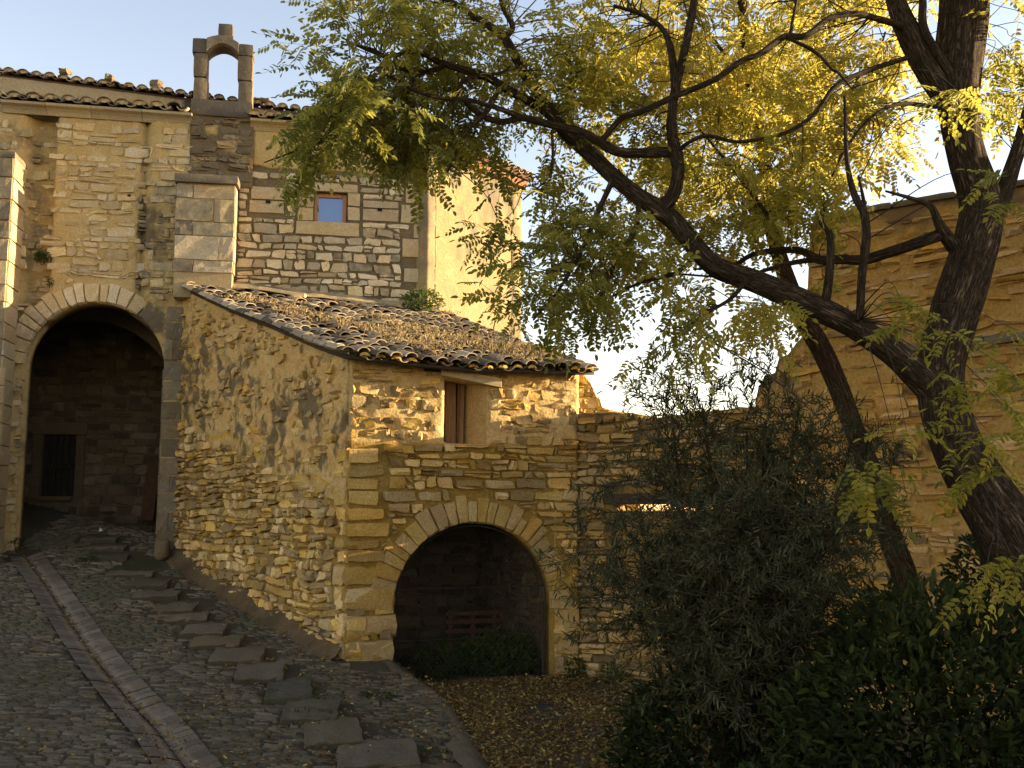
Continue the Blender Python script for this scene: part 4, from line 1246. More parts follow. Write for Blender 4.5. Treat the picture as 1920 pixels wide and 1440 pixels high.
# inner faces of the jambs
for tt, sgn in ((jt0, -1),):
    pl = Plane(CHA.w(tt, 0, .03 if sgn < 0 else -.52).xy, math.atan2(CHA.nn.y, CHA.nn.x) + (math.pi if sgn < 0 else 0))
    z = PAS.zs
    while z > .8:
        h = rng.uniform(.26, .42)
        quad_stone(jb, pl, .0, .55, z - h + .006, z - .006, .02, stain_shade=.25); z -= h
jb.emit('jamb_stone', 'jamb_rest', cw, M['dark_ashlar'])

# buttress of smooth dressed stone with a ledge
bt = link('buttress', None, None, chapel, CHA.w((butA + butB) / 2, butZ0, .2) - root_of(chapel))
BD = .42
core_lo = (butA + .015, butZ0 - .3, -.1); core_hi = (butB - .015, butZ1, BD - .012)
def prism(plane, t0, t1, z0, z1, n0, n1):
    V = [tuple(plane.w(a, b, n)) for n in (n0, n1) for a, b in ((t0, z0), (t1, z0), (t1, z1), (t0, z1))]
    return V, [(0, 3, 2, 1), (4, 5, 6, 7), (0, 1, 5, 4), (1, 2, 6, 5), (2, 3, 7, 6), (3, 0, 4, 7)]
V, Fc = prism(CHA, butA + .015, butB - .015, butZ0 - .5, butZ1, -.1, BD - .015)
part('buttress_core', pyd('buttress_core', V, Fc, False, {'tone': .4, 'stain_shade': .2}), M['ashlar'], bt)
bm = Masonry()
rows = [(360, 384, [.28]), (384, 427, [.64]), (427, 452, [.3]), (452, 498, [.75]), (498, 520, [.33])]
for (ya, yb, cuts) in rows:
    z1_, z0_ = cz(390, ya) , cz(390, yb)
    xs = [0] + cuts + [1]
    for a, b_ in zip(xs, xs[1:]):
        quad_stone(bm, CHA, lerp(butA, butB, a) + .003, lerp(butA, butB, b_) - .003, z0_ + .003, z1_ - .003, .012, tone=rng.uniform(.35, .7), base=BD, stain_shade=rng.uniform(.2, .5) if a == 0 else rng.uniform(0, .35))
BS = Plane(CHA.w(butB, 0, BD).xy, math.atan2(-CHA.nn.y, -CHA.nn.x))
for (ya, yb, cuts) in rows: quad_stone(bm, BS, .005, BD, cz(390, yb) + .003, cz(390, ya) - .003, .012, tone=rng.uniform(.5, .8), amp=.003)
BSL = Plane(CHA.w(butA, 0, 0).xy, math.atan2(CHA.nn.y, CHA.nn.x))
for (ya, yb, cuts) in rows: quad_stone(bm, BSL, .0, BD - .005, cz(390, yb) + .003, cz(390, ya) - .003, .012, tone=rng.uniform(.3, .6), amp=.003, stain_shade=.3)
bm.emit('dressed_block', 'dressed_rest', bt, M['ashlar'])
def slab_obj(name, plane, t0, t1, z0, z1, n0, n1, mat, parent, tone=.5, stain_shade=.1, amp=.008, nx=6, seed=1, top_slope=0.0):
    V, Fc = rough_box(t1 - t0, n1 - n0, z1 - z0, nx, 3, 3, amp, .012, seed, 4)
    W = plane.many(np.column_stack([V[:, 0] + (t0 + t1) / 2, V[:, 2] + z0, -V[:, 1] + (n0 + n1) / 2]))
    c = W.mean(0)
    return link(name, pyd(name, W - c, Fc, True, {'tone': tone, 'stain_shade': stain_shade}), mat, parent, Vector(c) - root_of(parent))
slab_obj('ledge', CHA, butA - .05, butB + .06, butZ1 - .12, butZ1 + .05, -.05, BD + .09, M['ashlar'], bt, .45, .5)

# cornice in moulded lengths, left and right of the bell gable
prof = [(.0, .0), (.03, .0), (.045, .03), (.07, .07), (.12, .115), (.17, .135), (.20, .15), (.205, .20), (0, .20)]
def cornice(t0, t1, za, zb):
    V = []
    for t, z in ((t0, za), (t1, zb)):
        for n, h in prof: V.append(tuple(CHA.w(t, z + h, n + .01)))
    k = len(prof)
    Fc = [(i, (i + 1) % k, k + (i + 1) % k, k + i)[::-1] for i in range(k)] + [tuple(range(k)), tuple(range(2 * k - 1, k - 1, -1))]
    V = np.array(V); c = V.mean(0)
    o = link('cornice_length', pyd('cornice_length', V - c, Fc, False, {'tone': rng.uniform(.4, .65), 'stain_shade': .08}), M['ashlar'], chapel, Vector(c) - root_of(chapel))
zc_at = lambda t: lerp(cz(8, 212), cz(358, 236), (t - ct(8, 212)) / (ct(358, 236) - ct(8, 212)))
tt = ct(6, 205)
tend = ct(362, 230)
while tt < tend - .1:
    t2 = min(tt + rng.uniform(.75, 1.0), tend); t2 = tend if tend - t2 < .3 else t2
    cornice(tt + .004, t2 - .004, zc_at(tt), zc_at(t2)); tt = t2
tt = ct(470, 245)
while tt < CW - .1:
    t2 = min(tt + rng.uniform(.75, 1.0), CW); cornice(tt + .004, t2 - .004, zc_at(tt) - .02, zc_at(t2) - .02); tt = t2
# lower roof: a strip of tiles behind the cornice
CR = Roofing()
bk = Vector((-CHA.nn.x, -CHA.nn.y, 0)); UP = Vector((0, 0, 1))
lr = link('lower_roof', None, None, chapel, CHA.w(-1.5, CTOP + .2, -.3) - root_of(chapel))
def tile_rows(rf, t0, t1, zfn, n0, rows, pitch, step, sc, jit=.01):
    d_ = (bk * math.cos(pitch) + UP * math.sin(pitch)); up = (UP * math.cos(pitch) - bk * math.sin(pitch))
    t = t0
    while t < t1:
        for r_ in range(rows):
            for kd, o_ in (('c', 0), ('p', step / 2)):
                p = CHA.w(t + o_ + rng.uniform(-jit, jit), zfn(t + o_) + (.0 if kd == 'c' else .005), n0) + d_ * (r_ * .34 * sc) + up * (r_ * .0 + rng.uniform(-.008, .01))
                rf.add(kd, p, d_ - up * .04, up, sc)
                if r_ == 0 and kd == 'c': rf.plugs = True; rf.add('e', p, d_ - up * .04, up, sc)
        t += step
tile_rows(CR, ct(0, 200), ct(350, 222), lambda t: zc_at(t) + .27, .27, 2, R(15), .335, 1.35)
tile_rows(CR, ct(478, 240), CW, lambda t: zc_at(t) + .25, .27, 2, R(15), .335, 1.35)
CR.emit(lr, 300)
V, Fc = prism(CHA, TL0, CW, 0, .05, 0, 0)
def slope_slab(t0, t1, za, zb, n0, n1, dz, th=.03):
    V = [tuple(CHA.w(t, z + (dz if n == n1 else 0) + h, n)) for h in (0, -th) for t, z, n in ((t0, za, n0), (t1, zb, n0), (t1, zb, n1), (t0, za, n1))]
    return V, [(0, 1, 2, 3), (7, 6, 5, 4), (0, 4, 5, 1), (1, 5, 6, 2), (2, 6, 7, 3), (3, 7, 4, 0)]
V, Fc = slope_slab(TL0, CW, zc_at(TL0) + .24, zc_at(CW) + .24, .1, -1.0, .29)
part('roof_deck', pyd('roof_deck', V, Fc), M['under_tile'], lr)
# set-back upper wall and its roof edge
UN = -.75
ut = lambda px, py: CHA.tz(px, py, UN)
uz = lambda t: lerp(ut(0, 140)[1], ut(360, 186)[1], (t - ut(0, 140)[0]) / (ut(360, 186)[0] - ut(0, 140)[0]))
UPL = Plane(CHA.w(0, 0, UN).xy, R(9.5))
part('upper_wall', wall_mesh('upper_wall', UPL, ut(-30, 150)[0], CW, lambda t: CTOP - .1, lambda t: uz(t) - .03, .07, .4, lambda t, z: .015 * fbm(t * 3, z * 3, 5), [],
     lambda t, z: max(0, .2 + .9 * (fbm(t * 1.3, z * .5, 14) - .12))), M['upper_render'], chapel)
ur = link('upper_roof', None, None, chapel, CHA.w(-1.5, uz(-1.5), UN - .3) - root_of(chapel))
UR = Roofing()
tile_rows(UR, ut(-5, 140)[0], CW, lambda t: uz(t) + .06, UN + .12, 2, R(14), .262, 1.05, .012)
UR.emit(ur, 300)
V, Fc = slope_slab(TL0 - .2, CW, uz(TL0 - .2) + .02, uz(CW) + .02, UN - .02, UN - 3.5, .85)
part('roof_deck', pyd('roof_deck', V, Fc), M['under_tile'], ur)
rs = None
for i, (px, py, w, h) in enumerate([(122, 134, .30, .13), (207, 146, .22, .17), (294, 158, .34, .15), (488, 189, .3, .12), (500, 190, .2, .1)]):
    t, z = CHA.tz(px, py, UN - .25)
    Vb, Fb = rough_box(w, .24, h, 4, 3, 3, .07, .02, i * 5, 9)
    o = link('roof_stone', pyd('roof_stone', Vb * .8, Fb, True, {'tone': .5, 'stain_shade': .3}), M['dark_ashlar'], None, CHA.w(t, z - h * .55, UN - .22))
    tag(o, ['flat stone weighing down the upper tiles, left of the brick chimney', 'pointed stone on the tiles just left of the brick chimney', 'broad stone on the tiles right of the brick chimney', 'stone on the tiles right beside the bell gable', 'small stone on the tiles right of the bell gable'][i], 'roof stone', 'stones weighing down the chapel roof')
chim = thing('chimney', 'small red brick chimney stub standing on the chapel roof', 'chimney', CHA.w(CHA.tz(232, 150, UN - .6)[0], uz(-2) + .12, UN - .6))
for r_ in range(4):
    for c_ in range(2):
        for dpt in range(2):
            V, Fc = box((-.095 + c_ * .1, -.095 + dpt * .1, r_ * .062 - .1), (-.005 + c_ * .1, -.005 + dpt * .1, r_ * .062 - .045))
            link('brick', pyd('brick', V, Fc), M['brick'], chim, (0, 0, .06))
V, Fc = box((-.085, -.085, -.1), (.085, .085, .2)); link('chimney_mortar', pyd('chimney_mortar', V, Fc, False, {'tone': .8, 'stain_shade': 0.0}), M['upper_render'], chim)

# bell gable
bg = link('bell_gable', None, None, chapel, CHA.w((gA + gB) / 2, CTOP, -.1) - root_of(chapel))
BGN0, BGN1 = -.34, .06
V = CHA
t_ = lambda px, py: CHA.tz(px, py)[0]
slab_obj('gable_base', CHA, t_(357, 215), t_(474, 215), cz(415, 222), cz(415, 190), BGN0, BGN1 + .02, M['dark_ashlar'], bg, .5, .75, .014, 8, 2)
def stack(px0, px1, py0, py1, n, seed):
    for k in range(n):
        a, b_ = lerp(py0, py1, k / n), lerp(py0, py1, (k + 1) / n)
        slab_obj('post_stone', CHA, t_(px0, (a + b_) / 2), t_(px1, (a + b_) / 2), cz((px0 + px1) / 2, b_) + .004, cz((px0 + px1) / 2, a) - .004, BGN0 + .02, BGN1, M['dark_ashlar'], bg, rng.uniform(.3, .9), .35, .01, 3, seed + k)
stack(363, 389, 100, 192, 2, 10); stack(446, 474, 106, 200, 2, 20)
slab_obj('post_cap', CHA, t_(361, 88), t_(391, 88), cz(376, 101), cz(376, 74), BGN0, BGN1 + .02, M['dark_ashlar'], bg, .45, .5, .012, 4, 31)
slab_obj('post_cap', CHA, t_(446, 95), t_(476, 95), cz(460, 107), cz(460, 85), BGN0, BGN1 + .02, M['dark_ashlar'], bg, .5, .5, .012, 4, 32)
# moulded arch between the posts
V, Fc = [], []
n_ = 14
for i in range(n_ + 1):
    f = i / n_; px = lerp(388, 448, f)
    arcb = cz(418, 104) + (cz(418, 88) - cz(418, 104)) * math.sin(math.pi * f) ** .8
    zt = cz(418, 80) + (cz(418, 71) - cz(418, 80)) * math.sin(math.pi * f) ** .9
    zt += (.5 - f) * .06
    t = t_(px, 100)
    for n, lo_ in ((BGN1 - .02, .0), (BGN1 + .05, .035), (BGN1 + .05, None), (BGN0, None), (BGN0, .0)):
        V.append(tuple(CHA.w(t, (zt if lo_ is None else arcb + lo_), n)))
    if i:
        b0 = (i - 1) * 5
        Fc += [(b0 + k, b0 + (k + 1) % 5, b0 + 5 + (k + 1) % 5, b0 + 5 + k)[::-1] for k in range(5)]
Fc += [(0, 1, 2, 3, 4), tuple(n_ * 5 + k for k in (4, 3, 2, 1, 0))]
part('gable_arch', pyd('gable_arch', V, Fc, False, {'tone': .55, 'stain_shade': .35}), M['dark_ashlar'], bg)
slab_obj('gable_neck', CHA, t_(405, 72), t_(439, 72), cz(422, 78), cz(422, 68), BGN0 + .05, BGN1, M['dark_ashlar'], bg, .5, .4, .008, 3, 41)
slab_obj('finial_block', CHA, t_(409, 58), t_(437, 58), cz(422, 70), cz(422, 45), BGN0 + .1, BGN1 - .02, M['dark_ashlar'], bg, .45, .55, .012, 3, 42)

# left pier, standing forward of the facade
PD = .75
PIER = Plane(CHA.w(0, 0, PD).xy, R(9.5))
pp0, pp1 = PIER.tz(-130, 600)[0], PIER.tz(7, 600)[0]
pz1 = PIER.tz(20, 290)[1]
V, Fc = prism(PIER, pp0, pp1 - .015, -.2, pz1 - .03, -PD - .2, -.015)
pr_o = link('pier', None, None, chapel, PIER.w(pp1, .6) - root_of(chapel))
part('pier_core', pyd('pier_core', V, Fc, False, {'tone': .4, 'stain_shade': .3}), M['chapel_mortar'], pr_o)
pm = Masonry(); z = pz1; PS = Plane(PIER.w(pp1, 0).xy, math.atan2(-CHA.nn.y, -CHA.nn.x))
k = 0
while z > .75:
    h = rng.uniform(.3, .48); cut = pp1 - rng.uniform(.3, .6)
    quad_stone(pm, PIER, cut + .006, pp1 - .003, z - h + .006, z - .006, .02, tone=rng.uniform(.3, .7), stain_shade=rng.uniform(.1, .5))
    quad_stone(pm, PIER, pp0, cut - .006, z - h + .006, z - .006, .02, tone=rng.uniform(.3, .7), stain_shade=rng.uniform(.1, .5))
    quad_stone(pm, PS, .004, PD, z - h + .006, z - .006, .02, tone=rng.uniform(.5, .8), stain_shade=.05)
    z -= h
pm.emit('dressed_block', 'dressed_rest', pr_o, M['ashlar'])
slab_obj('pier_cap', PIER, pp0, pp1 + .04, pz1 - .06, pz1 + .05, -PD, .05, M['ashlar'], pr_o, .4, .5, .015, 8, 51)
# rounded moulding at the foot of the pier, in short lengths
z = PIER.tz(10, 690)[1]
while z > .85:
    h = rng.uniform(.3, .42); V, Fc = [], []
    tc_ = PIER.tz(-16, 850)[0]
    for kz, zz_ in ((0, z - h + .008), (1, z - .008)):
        for i in range(9):
            a = math.pi * i / 8
            V.append(tuple(PIER.w(tc_ - .17 * math.cos(a), zz_, .02 + .15 * math.sin(a))))
    Fc = [(i, i + 1, 10 + i, 9 + i) for i in range(8)] + [tuple(range(8, -1, -1)), tuple(range(9, 18))]
    V = np.array(V); c = V.mean(0)
    link('shaft_stone', pyd('shaft_stone', V - c, Fc, False, {'tone': rng.uniform(.4, .9), 'stain_shade': .1}), M['ashlar'], pr_o, Vector(c) - root_of(pr_o))
    z -= h

# ---- the covered passage behind the arch
PB = Plane(CHA.w(0, 0, -3.9).xy, R(9.5))
d0, d1 = PB.tz(78, 870)[0], PB.tz(141, 870)[0]; dz0, dz1 = PB.tz(110, 930)[1], PB.tz(110, 815)[1]
DO = RectOpen(d0, d1, dz0, dz1)
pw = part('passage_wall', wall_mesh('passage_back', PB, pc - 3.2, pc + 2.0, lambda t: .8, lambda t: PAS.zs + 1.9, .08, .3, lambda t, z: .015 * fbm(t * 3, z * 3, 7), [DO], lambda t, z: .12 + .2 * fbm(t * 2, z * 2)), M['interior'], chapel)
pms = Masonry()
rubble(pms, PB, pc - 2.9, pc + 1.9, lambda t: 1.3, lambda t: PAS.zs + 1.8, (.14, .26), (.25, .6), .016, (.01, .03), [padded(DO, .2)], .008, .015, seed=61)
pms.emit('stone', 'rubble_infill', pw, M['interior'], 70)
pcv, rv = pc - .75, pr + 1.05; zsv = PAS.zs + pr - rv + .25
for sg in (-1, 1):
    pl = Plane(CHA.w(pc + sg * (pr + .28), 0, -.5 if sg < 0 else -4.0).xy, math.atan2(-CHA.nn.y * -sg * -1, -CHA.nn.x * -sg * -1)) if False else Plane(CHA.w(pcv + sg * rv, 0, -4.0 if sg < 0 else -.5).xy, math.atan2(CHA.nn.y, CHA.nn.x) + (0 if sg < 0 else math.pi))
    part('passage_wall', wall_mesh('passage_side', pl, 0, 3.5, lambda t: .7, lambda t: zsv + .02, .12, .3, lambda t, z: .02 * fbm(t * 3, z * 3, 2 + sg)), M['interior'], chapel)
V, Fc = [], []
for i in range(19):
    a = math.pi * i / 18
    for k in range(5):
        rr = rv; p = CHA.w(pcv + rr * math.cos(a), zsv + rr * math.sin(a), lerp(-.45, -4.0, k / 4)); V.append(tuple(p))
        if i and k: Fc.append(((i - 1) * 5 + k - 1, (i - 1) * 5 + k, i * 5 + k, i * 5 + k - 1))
part('passage_vault', fast_mesh('passage_vault', V, Fc, True, {'tone': .35, 'stain_shade': .2}), M['interior'], chapel)
# lower rib of the vault half way in
V, Fc = [], []
for i in range(19):
    a = math.pi * i / 18
    for rr, n in ((rv - .22, -1.9), (rv - .22, -2.3), (rv + .02, -2.3), (rv + .02, -1.9)):
        V.append(tuple(CHA.w(pcv + rr * math.cos(a), zsv + rr * math.sin(a), n)))
    if i: Fc += [((i - 1) * 4 + k, (i - 1) * 4 + (k + 1) % 4, i * 4 + (k + 1) % 4, i * 4 + k) for k in range(4)]
part('vault_rib', pyd('vault_rib', V, Fc, False, {'tone': .5, 'stain_shade': .1}), M['interior'], chapel)
# door of worn planks, stone surround and sill
part('door_light_stop', pyd('door_light_stop', [tuple(PB.w(a, b_, -.2)) for a, b_ in ((d0 - .1, dz0 - .1), (d1 + .1, dz0 - .1), (d1 + .1, dz1 + .1), (d0 - .1, dz1 + .1))], [(0, 1, 2, 3)]), M['door_wood'], chapel)  # added dark sheet, keeps light from showing between the planks
dr = link('door', None, None, chapel, PB.w((d0 + d1) / 2, dz0, -.1) - root_of(chapel))
for k in range(5):
    plank(PB, lerp(d0, d1, k / 5) + .004, lerp(d0, d1, (k + 1) / 5) - .004, dz0, dz1, -.13, -.09 + .006 * (k % 2), 'door_plank', M['door_wood'], dr)
plank(PB, d0 + .02, d1 - .02, lerp(dz0, dz1, .45), lerp(dz0, dz1, .53), -.085, -.055, 'door_rail', M['door_wood'], dr)
for a, b_, c_, d_ in [(d0 - .2, d0, dz0 - .05, dz1), (d1, d1 + .2, dz0 - .05, dz1), (d0 - .25, d1 + .25, dz1, dz1 + .28)]:
    slab_obj('door_surround', PB, a + .004, b_ - .004, c_ + .004, d_ - .004, -.15, .045, M['interior'], dr, .5, .1, .005, 3, 71)
slab_obj('door_sill', PB, d0 - .03, d1 - .02, dz0 - .11, dz0 - .005, -.15, .12, M['interior'], dr, .5, .1, .006, 5, 72)
# brown board leaning in the passage's right corner
lb_ = plank(PB, PB.tz(272, 900)[0], PB.tz(296, 900)[0], zr(-7, 22.5) - .05, zr(-7, 22.5) + 1.25, .35, .39, 'leaning_board', M['pallet'], None, .1)
tag(lb_, 'tall brown board leaning in the right corner of the dark passage', 'board')

# ================================================================== YELLOW HOUSE BEHIND
hz1 = HSE.tz(856, 290)[1]; hw = HSE.tz(978, 450)[0]
house = thing('plastered_house', 'sunlit house wall of worn yellow plaster right of the chapel', 'house', HSE.w(hw / 2, 2))
HB = -3.5
ph = part('wall', wall_mesh('house_wall', HSE, -.3, hw, lambda t: 0, lambda t: hz1, .08, .5, lambda t, z: .012 * fbm(t * 2, z * 2, 6) + .006 * nz(t * 9, z * 9), [],
     lambda t, z: max(0, .18 + .7 * fbm(t * 1.6, z * .8, 16) + .25 * sstep(hz1 - 1.2, hz1 - .2, z))), M['plaster'], house)
for nm, pl_, ln in (('wall', Plane(HSE.w(hw, 0).xy, math.atan2(-HSE.nn.y, -HSE.nn.x)), 4.0),):
    part('wall', wall_mesh('house_end_wall', pl_, .0, ln, lambda t: 0, interp([(0, hz1), (ln, hz1 + .6)]), .4, .4, lambda t, z: .0), M['plaster'], house)
hr = link('roof', None, None, house, HSE.w(hw / 2, hz1 + .1, -1) - root_of(house))
HR = Roofing(); hb = Vector((-HSE.nn.x, -HSE.nn.y, 0)); ptc = R(13)
d_ = hb * math.cos(ptc) + UP * math.sin(ptc); up = UP * math.cos(ptc) - hb * math.sin(ptc)
t = -.3
while t < hw + .2:
    for r_ in range(3):
        for kd, o_ in (('c', 0), ('p', .12)):
            HR.add(kd, HSE.w(t + o_, hz1 + .15, .22) + d_ * (r_ * .38) + up * rng.uniform(-.01, .01), d_ - up * .03, up, 1.08)
    t += .24
HR.emit(hr, 200)
V = [tuple(HSE.w(a, b_, n)) for a, b_, n in ((-.3, hz1 + .1, .2), (hw + .2, hz1 + .1, .2), (hw + .2, hz1 + 1.0, -3.5), (-.3, hz1 + 1.0, -3.5), (-.3, hz1 + .02, .2), (hw + .2, hz1 + .02, .2), (hw + .2, hz1 + .9, -3.5), (-.3, hz1 + .9, -3.5))]
part('roof_deck', pyd('roof_deck', V, [(0, 1, 2, 3), (7, 6, 5, 4), (0, 4, 5, 1), (1, 5, 6, 2), (2, 6, 7, 3), (3, 7, 4, 0)]), M['under_tile'], hr)
V = [tuple(HSE.w(a, b_, n)) for n in (0.0, .14) for a, b_ in ((-.3, hz1 - .16), (hw, hz1 - .16), (hw + .08, hz1 + .0), (-.3, hz1 + .0))]
part('eave_course', pyd('eave_course', V, [(0, 3, 2, 1), (4, 5, 6, 7), (0, 1, 5, 4), (1, 2, 6, 5), (2, 3, 7, 6), (3, 0, 4, 7)], False, {'tone': .6, 'stain_shade': 0.0}), M['under_tile'], house)

# ================================================================== GARDEN WALLS
rz_ = lambda px, py: RW.tz(px, py)[1]
rt = lambda px, py=850: RW.tz(px, py)[0]
def mk(pts): return interp(sorted((RW.tz(x, y) for x, y in pts), key=lambda p: p[0]))
LOWT = mk([(1086, 776), (1130, 775), (1150, 772), (1160, 776), (1188, 774), (1198, 788), (1210, 786), (1300, 774), (1420, 762), (1500, 757)])
TSTART = rt(1418, 800)
TALLT = mk([(1416, 760), (1420, 726), (1432, 716), (1440, 705), (1456, 698), (1458, 672), (1480, 664), (1496, 640), (1508, 632), (1510, 600), (1516, 560), (1514, 500), (1508, 440), (1510, 418), (1700, 387), (1792, 371), (1920, 350), (2100, 318)])
tallpts = sorted((RW.tz(x, y) for x, y in [(1416, 760), (1420, 726), (1432, 716), (1440, 705), (1456, 698), (1459, 672), (1480, 664), (1496, 640), (1508, 632), (1511, 600), (1514, 560), (1517, 500), (1519, 440), (1522, 418)]), key=lambda p: p[0])
topr = [RW.tz(x, y) for x, y in [(1600, 404), (1700, 387), (1792, 371), (1920, 350), (2200, 305)]]
TALLT = interp(tallpts + topr)
SLIT = RectOpen(rt(1150, 950), rt(1474, 950), rz_(1300, 958), rz_(1300, 945))
low = thing('garden_wall', 'low rubble garden wall with a long slit, between the shed and the tall wall', 'wall', RW.w(1.5, 0))
lw = part('wall_core', wall_mesh('low_wall', RW, .0, TSTART + .1, lambda t: -.5, lambda t: LOWT(t), .05, .35, lambda t, z: .02 * fbm(t * 3, z * 3, 2), [SLIT], lambda t, z: .25 + .3 * fbm(t * 1.3, z * 1.3)), M['wall_mortar'], low)
lm = Masonry()
beam_z0, beam_z1 = rz_(1300, 944), rz_(1300, 924)
slit_f = lambda t, z: SLIT.b[0] - .1 < t < SLIT.b[1] + .1 and SLIT.b[2] - .9 < z < beam_z1 + .01
rubble(lm, RW, .0, TSTART + .05, lambda t: .0, lambda t: LOWT(t) - .005, (.08, .19), (.14, .48), .018, (.03, .08), [slit_f], .018, .05, seed=71, stain_shade=lambda t, z: .35 * max(0, fbm(t * 2, z * 2, 5)) + (.4 if rng.random() < .12 else 0), corner=.4)
lm.emit('stone', 'rubble_infill', lw, M['wall_stone'], 240)
plank(RW, SLIT.b[0] - .12, SLIT.b[1] + .1, beam_z0, beam_z1, -.3, .05, 'beam', M['wood_dark'], low)
part('render_panel', wall_mesh('render_panel', RW, SLIT.b[0] + .15, SLIT.b[1], lambda t: .3, lambda t: SLIT.b[2] - .005, .08, .3, lambda t, z: .035 + .008 * fbm(t * 4, z * 4)), M['wall_mortar'], low)
# broken stub of an older wall standing behind the junction
STB = Plane(RW.w(0, 0, -.42).xy, R(12))
ST_T = interp(sorted(STB.tz(x, y) for x, y in [(1080, 694), (1098, 704), (1106, 716), (1112, 722), (1114, 742), (1126, 746), (1129, 764), (1160, 772), (1188, 774), (1200, 790)]))
stub_t = (STB.tz(1075, 700)[0], STB.tz(1198, 780)[0])
sb = part('wall_stub', wall_mesh('wall_stub', STB, stub_t[0], stub_t[1], lambda t: 2.0, ST_T, .045, .4, lambda t, z: .03 * fbm(t * 5, z * 5, 2)), M['shed_mortar'], low)
sbm = Masonry()
rubble(sbm, STB, stub_t[0], stub_t[1], lambda t: 2.6, lambda t: ST_T(t) - .01, (.09, .17), (.12, .26), .015, (.02, .07), [], .02, .03, seed=83)
sbm.emit('stone', 'rubble_infill', sb, M['shed_stone'])
# coping stones lying on the broken end
cap = Masonry()
for i in range(5):
    t = lerp(1.15, 2.6, i / 4); z = LOWT(t)
    V, Fc = rough_box(rng.uniform(.14, .26), .3, rng.uniform(.05, .08), 4, 3, 3, .03, .012, i * 2.3)
    link('coping_stone', pyd('coping_stone', V, Fc, True, {'tone': rng.uniform(.4, .9), 'stain_shade': .1}), M['shed_stone'], low, RW.w(t, z - .03, -.16) - root_of(low))

TEND = rt(2260, 500); TFAR = 15.5
tall = thing('ruined_wall', 'tall ochre rubble wall with a broken left edge, behind the big tree', 'wall', RW.w(5, 0))
t_disp = lambda t, z: .012 + .022 * fbm(t * 2.5, z * 5, 41) + .012 * nz(t * 8, z * 12, 3)
t_stain = lambda t, z: .75 * max(0, fbm(t * 1.1, z * 2.6, 51) - .12) + .5 * sstep(TALLT(t) - .16, TALLT(t) - .02, z)
tw = part('wall_core', wall_mesh('tall_wall', RW, TSTART, TEND, lambda t: -.5, lambda t: TALLT(t), .06, .55, t_disp, [], t_stain), M['tall_mortar'], tall)
part('wall_core', wall_mesh('tall_wall_run', RW, TEND, TFAR, lambda t: -.5, lambda t: TALLT(TEND) + .02 * (t - TEND), .25, .55, lambda t, z: .03 * fbm(t * 2.5, z * 5, 41)), M['tall_mortar'], tall)
tm = Masonry()
seam = rz_(1850, 640)
rubble(tm, RW, TSTART + .01, rt(2000, 600), lambda t: .2, lambda t: TALLT(t) - .1, (.08, .17), (.18, .62), .02, (.0, .05), [], .016, .07, seed=77,
       skip=lambda t, z: rng.random() < .25, stain_shade=lambda t, z: .5 * t_stain(t, z) + (.45 if rng.random() < .1 else 0), tone=lambda t, z: rng.uniform(.3, .9), base=lambda t, z: .012, corner=.55)
tm.emit('stone', 'rubble_infill', tw, M['tall_stone'], 240)
tt = rt(1522, 418)
while tt < TEND - .05:
    t2 = min(tt + rng.uniform(.5, .9), TEND)
    slab_obj('coping_slab', RW, tt + .004, t2 - .004, TALLT((tt + t2) / 2) - .0, TALLT((tt + t2) / 2) + .075, -.5, .07, M['dark_ashlar'], tall, rng.random(), .35, .012, 5, int(tt * 10))
    tt = t2
# dark projecting stone course (drip ledge)
la, lb2 = rt(1680, 660), rt(1960, 620)
tt = la
while tt < lb2:
    t2 = tt + rng.uniform(.35, .6); z_ = rz_(1850, 640) + .0
    slab_obj('ledge_stone', RW, tt + .005, t2 - .005, z_ - .05, z_ + .06, -.05, .09, M['dark_ashlar'], tall, rng.random(), .4, .015, 4, int(tt * 17)); tt = t2

# ================================================================== SMALL THINGS
p = CHA.w(CHA.tz(309, 1040)[0], 0, .32)
V, Fc = rough_box(.27, .27, .42, 4, 4, 4, .03, .04, 4)
o = link('guard_stone', pyd('guard_stone', V, Fc, True, {'tone': .5, 'stain_shade': np.where(V[:, 2] < .1, .5, .15)}), M['step'], None, (p.x, p.y, zr(p.x, p.y) - .04))
tag(o, 'stubby grey guard stone at the passage corner beside the shed wall', 'guard stone')
p = on_ramp(188, 1004)
V = [(-.04, 0, 0), (.05, -.02, .01), (.03, .05, .03), (-.03, .04, .09), (.0, -.03, .08)]
o = link('paper_scrap', pyd('paper_scrap', V, [(0, 1, 2), (0, 2, 3), (0, 4, 1), (1, 4, 2), (3, 2, 4), (0, 3, 4)]), M['paper'], None, (p.x, p.y, p.z + .08))
tag(o, 'crumpled white scrap of paper on the steps by the passage', 'litter')

